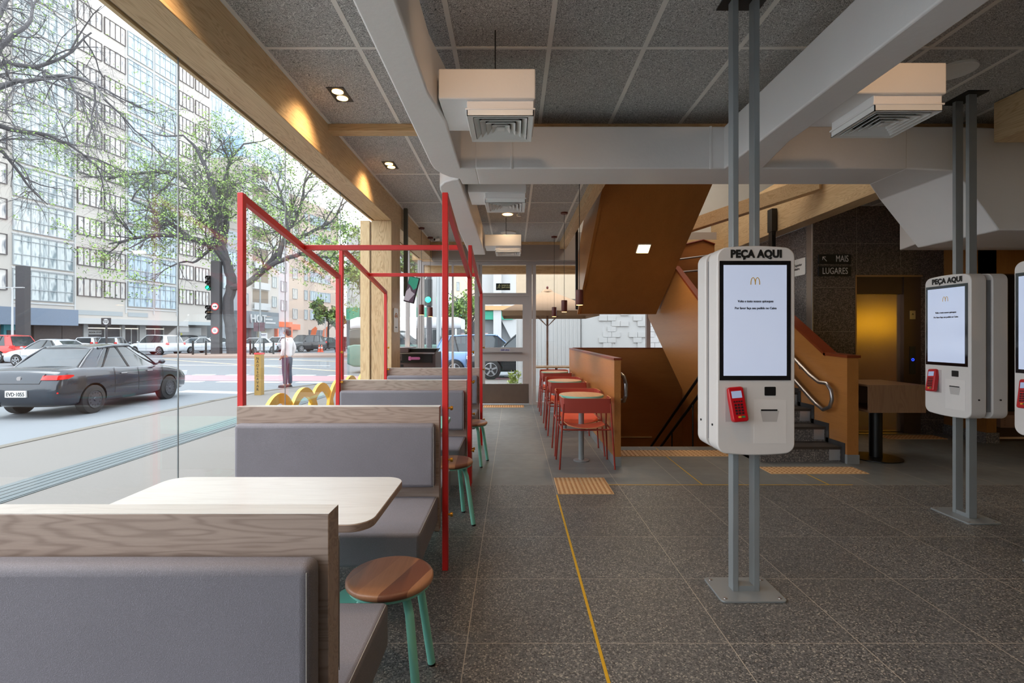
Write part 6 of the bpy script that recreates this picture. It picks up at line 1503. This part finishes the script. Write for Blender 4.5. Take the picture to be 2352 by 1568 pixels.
def person(label, loc, rz, jacket, trousers, h=1.70, pockets=True):
    k = h / 1.70; S = lambda x, y, z: (x * k, y * k, z * k); V = lambda a, b_=None: (a * k, (b_ or a) * k)
    r = thing('person', label, 'person', loc, rz)      # faces +y
    pel = (S(0, 0, .92), V(.145, .10)); ch = [[pel, (S(0, -.005, 1.10), V(.135, .095)), (S(0, .0, 1.28), V(.155, .105)), (S(0, -.01, 1.40), V(.12, .08)), (S(0, .0, 1.47), V(.052)), (S(0, .012, 1.53), V(.055)), (S(0, .02, 1.60), V(.078, .092)), (S(0, .015, 1.67), V(.066, .08))]]
    for s in (-1, 1):
        ch.append([pel, (S(s * .085, 0, .84), V(.085)), (S(s * .095, .015, .50), V(.058)), (S(s * .10, -.02, .30), V(.052)), (S(s * .10, -.02, .09), V(.036)), (S(s * .115, .06, .045), V(.036, .032)), (S(s * .125, .14, .03), V(.034, .022))])
        sh = (S(0, -.01, 1.40), V(.12, .08))
        if pockets: arm = [(S(s * .16, -.01, 1.39), V(.055)), (S(s * .225, -.07, 1.14), V(.044)), (S(s * .19, .02, .93), V(.032)), (S(s * .175, .06, .87), V(.034, .022))]
        else: arm = [(S(s * .16, -.01, 1.39), V(.055)), (S(s * .22, -.02, 1.12), V(.042)), (S(s * .20, .12, .98), V(.030)), (S(s * .17, .18, .96), V(.034, .020))]
        ch.append([sh] + arm)
        hx, hy, hz = arm[-1][0]
        for f in range(4): ch.append([arm[-1], ((hx + s * (f - 1.5) * .016 * k, hy + .04 * k, hz - .03 * k), V(.009)), ((hx + s * (f - 1.5) * .018 * k, hy + (.06 - abs(f - 1.3) * .006) * k, hz - .06 * k), V(.008))])
        ch.append([arm[-1], ((hx - s * .035 * k, hy + .03 * k, hz - .01 * k), V(.010)), ((hx - s * .045 * k, hy + .055 * k, hz - .03 * k), V(.009))])
    skin_mesh('body', ch, 'skin', r)
    fc = MB().ell(S(0, .122, 1.592), .013 * k, .02 * k, .022 * k, 8, 6)      # nose
    fc.build('nose', 'skin', r, smooth=True)
    ey = MB()
    for s in (-1, 1): ey.ell(S(s * .032, .100, 1.622), .011 * k, .008 * k, .007 * k, 8, 6)
    ey.build('eyes', 'shoe', r); MB().ell(S(0, .102, 1.555), .022 * k, .008 * k, .006 * k, 8, 5).build('mouth', plain('lips', (.55, .32, .28), .6), r)
    MB().ell(S(-.082, .01, 1.60), .012 * k, .022 * k, .034 * k, 8, 6).ell(S(.082, .01, 1.60), .012 * k, .022 * k, .034 * k, 8, 6).build('ears', 'skin', r, smooth=True)
    MB().ell(S(0, -.012, 1.645), .092 * k, .105 * k, .078 * k, 16, 10).ell(S(0, -.05, 1.59), .078 * k, .065 * k, .075 * k, 14, 8).build('hair', 'hair', r, smooth=True)
    tor = [[(S(0, 0, .86), V(.170, .125)), (S(0, 0, 1.0), V(.165, .125)), (S(0, -.005, 1.16), V(.160, .12)), (S(0, 0, 1.30), V(.175, .125)), (S(0, -.01, 1.42), V(.125, .09)), (S(0, -.003, 1.475), V(.07, .068))]]
    for s in (-1, 1):
        e = [(S(0, 0, 1.30), V(.175, .125)), (S(s * .165, -.01, 1.385), V(.075)), (S(s * .235, -.07, 1.14) if pockets else S(s * .225, -.02, 1.12), V(.062)), (S(s * .20, .02, .93) if pockets else S(s * .205, .11, .985), V(.047))]
        tor.append(e)
    skin_mesh('jacket', tor, jacket, r)
    tr2 = [[(S(0, 0, .96), V(.150, .108)), (S(0, 0, .88), V(.155, .112))]]
    for s in (-1, 1): tr2.append([(S(0, 0, .88), V(.155, .112)), (S(s * .088, 0, .78), V(.098)), (S(s * .097, .015, .50), V(.075)), (S(s * .10, -.015, .28), V(.068)), (S(s * .10, -.015, .09), V(.062))])
    skin_mesh('trousers', tr2, trousers, r)
    for s in (-1, 1): MB().ell(S(s * .118, .07, .042), .052 * k, .145 * k, .045 * k, 14, 8).box(s * .118 * k - .045 * k, s * .118 * k + .045 * k, -.07 * k, .19 * k, 0, .018 * k).build('shoe', 'shoe', r, smooth=True)
    return r
person('man in an off-white jacket and dark trousers standing on the pavement corner, looking left', (-6.62, 14.55, -.12), R(75), 'jacket', 'jeans', 1.70)
person('person in dark clothes beyond the blue wagon, seen through the far glazing', (-3.15, 25.5, G), R(150), 'shirt_dark', 'jeans', 1.66, False)
person('person in a blue shirt seen through the last street pane beside the timber column', (-3.95, 18.6, -.25), R(100), 'shirt_blue', 'jeans', 1.62, False)
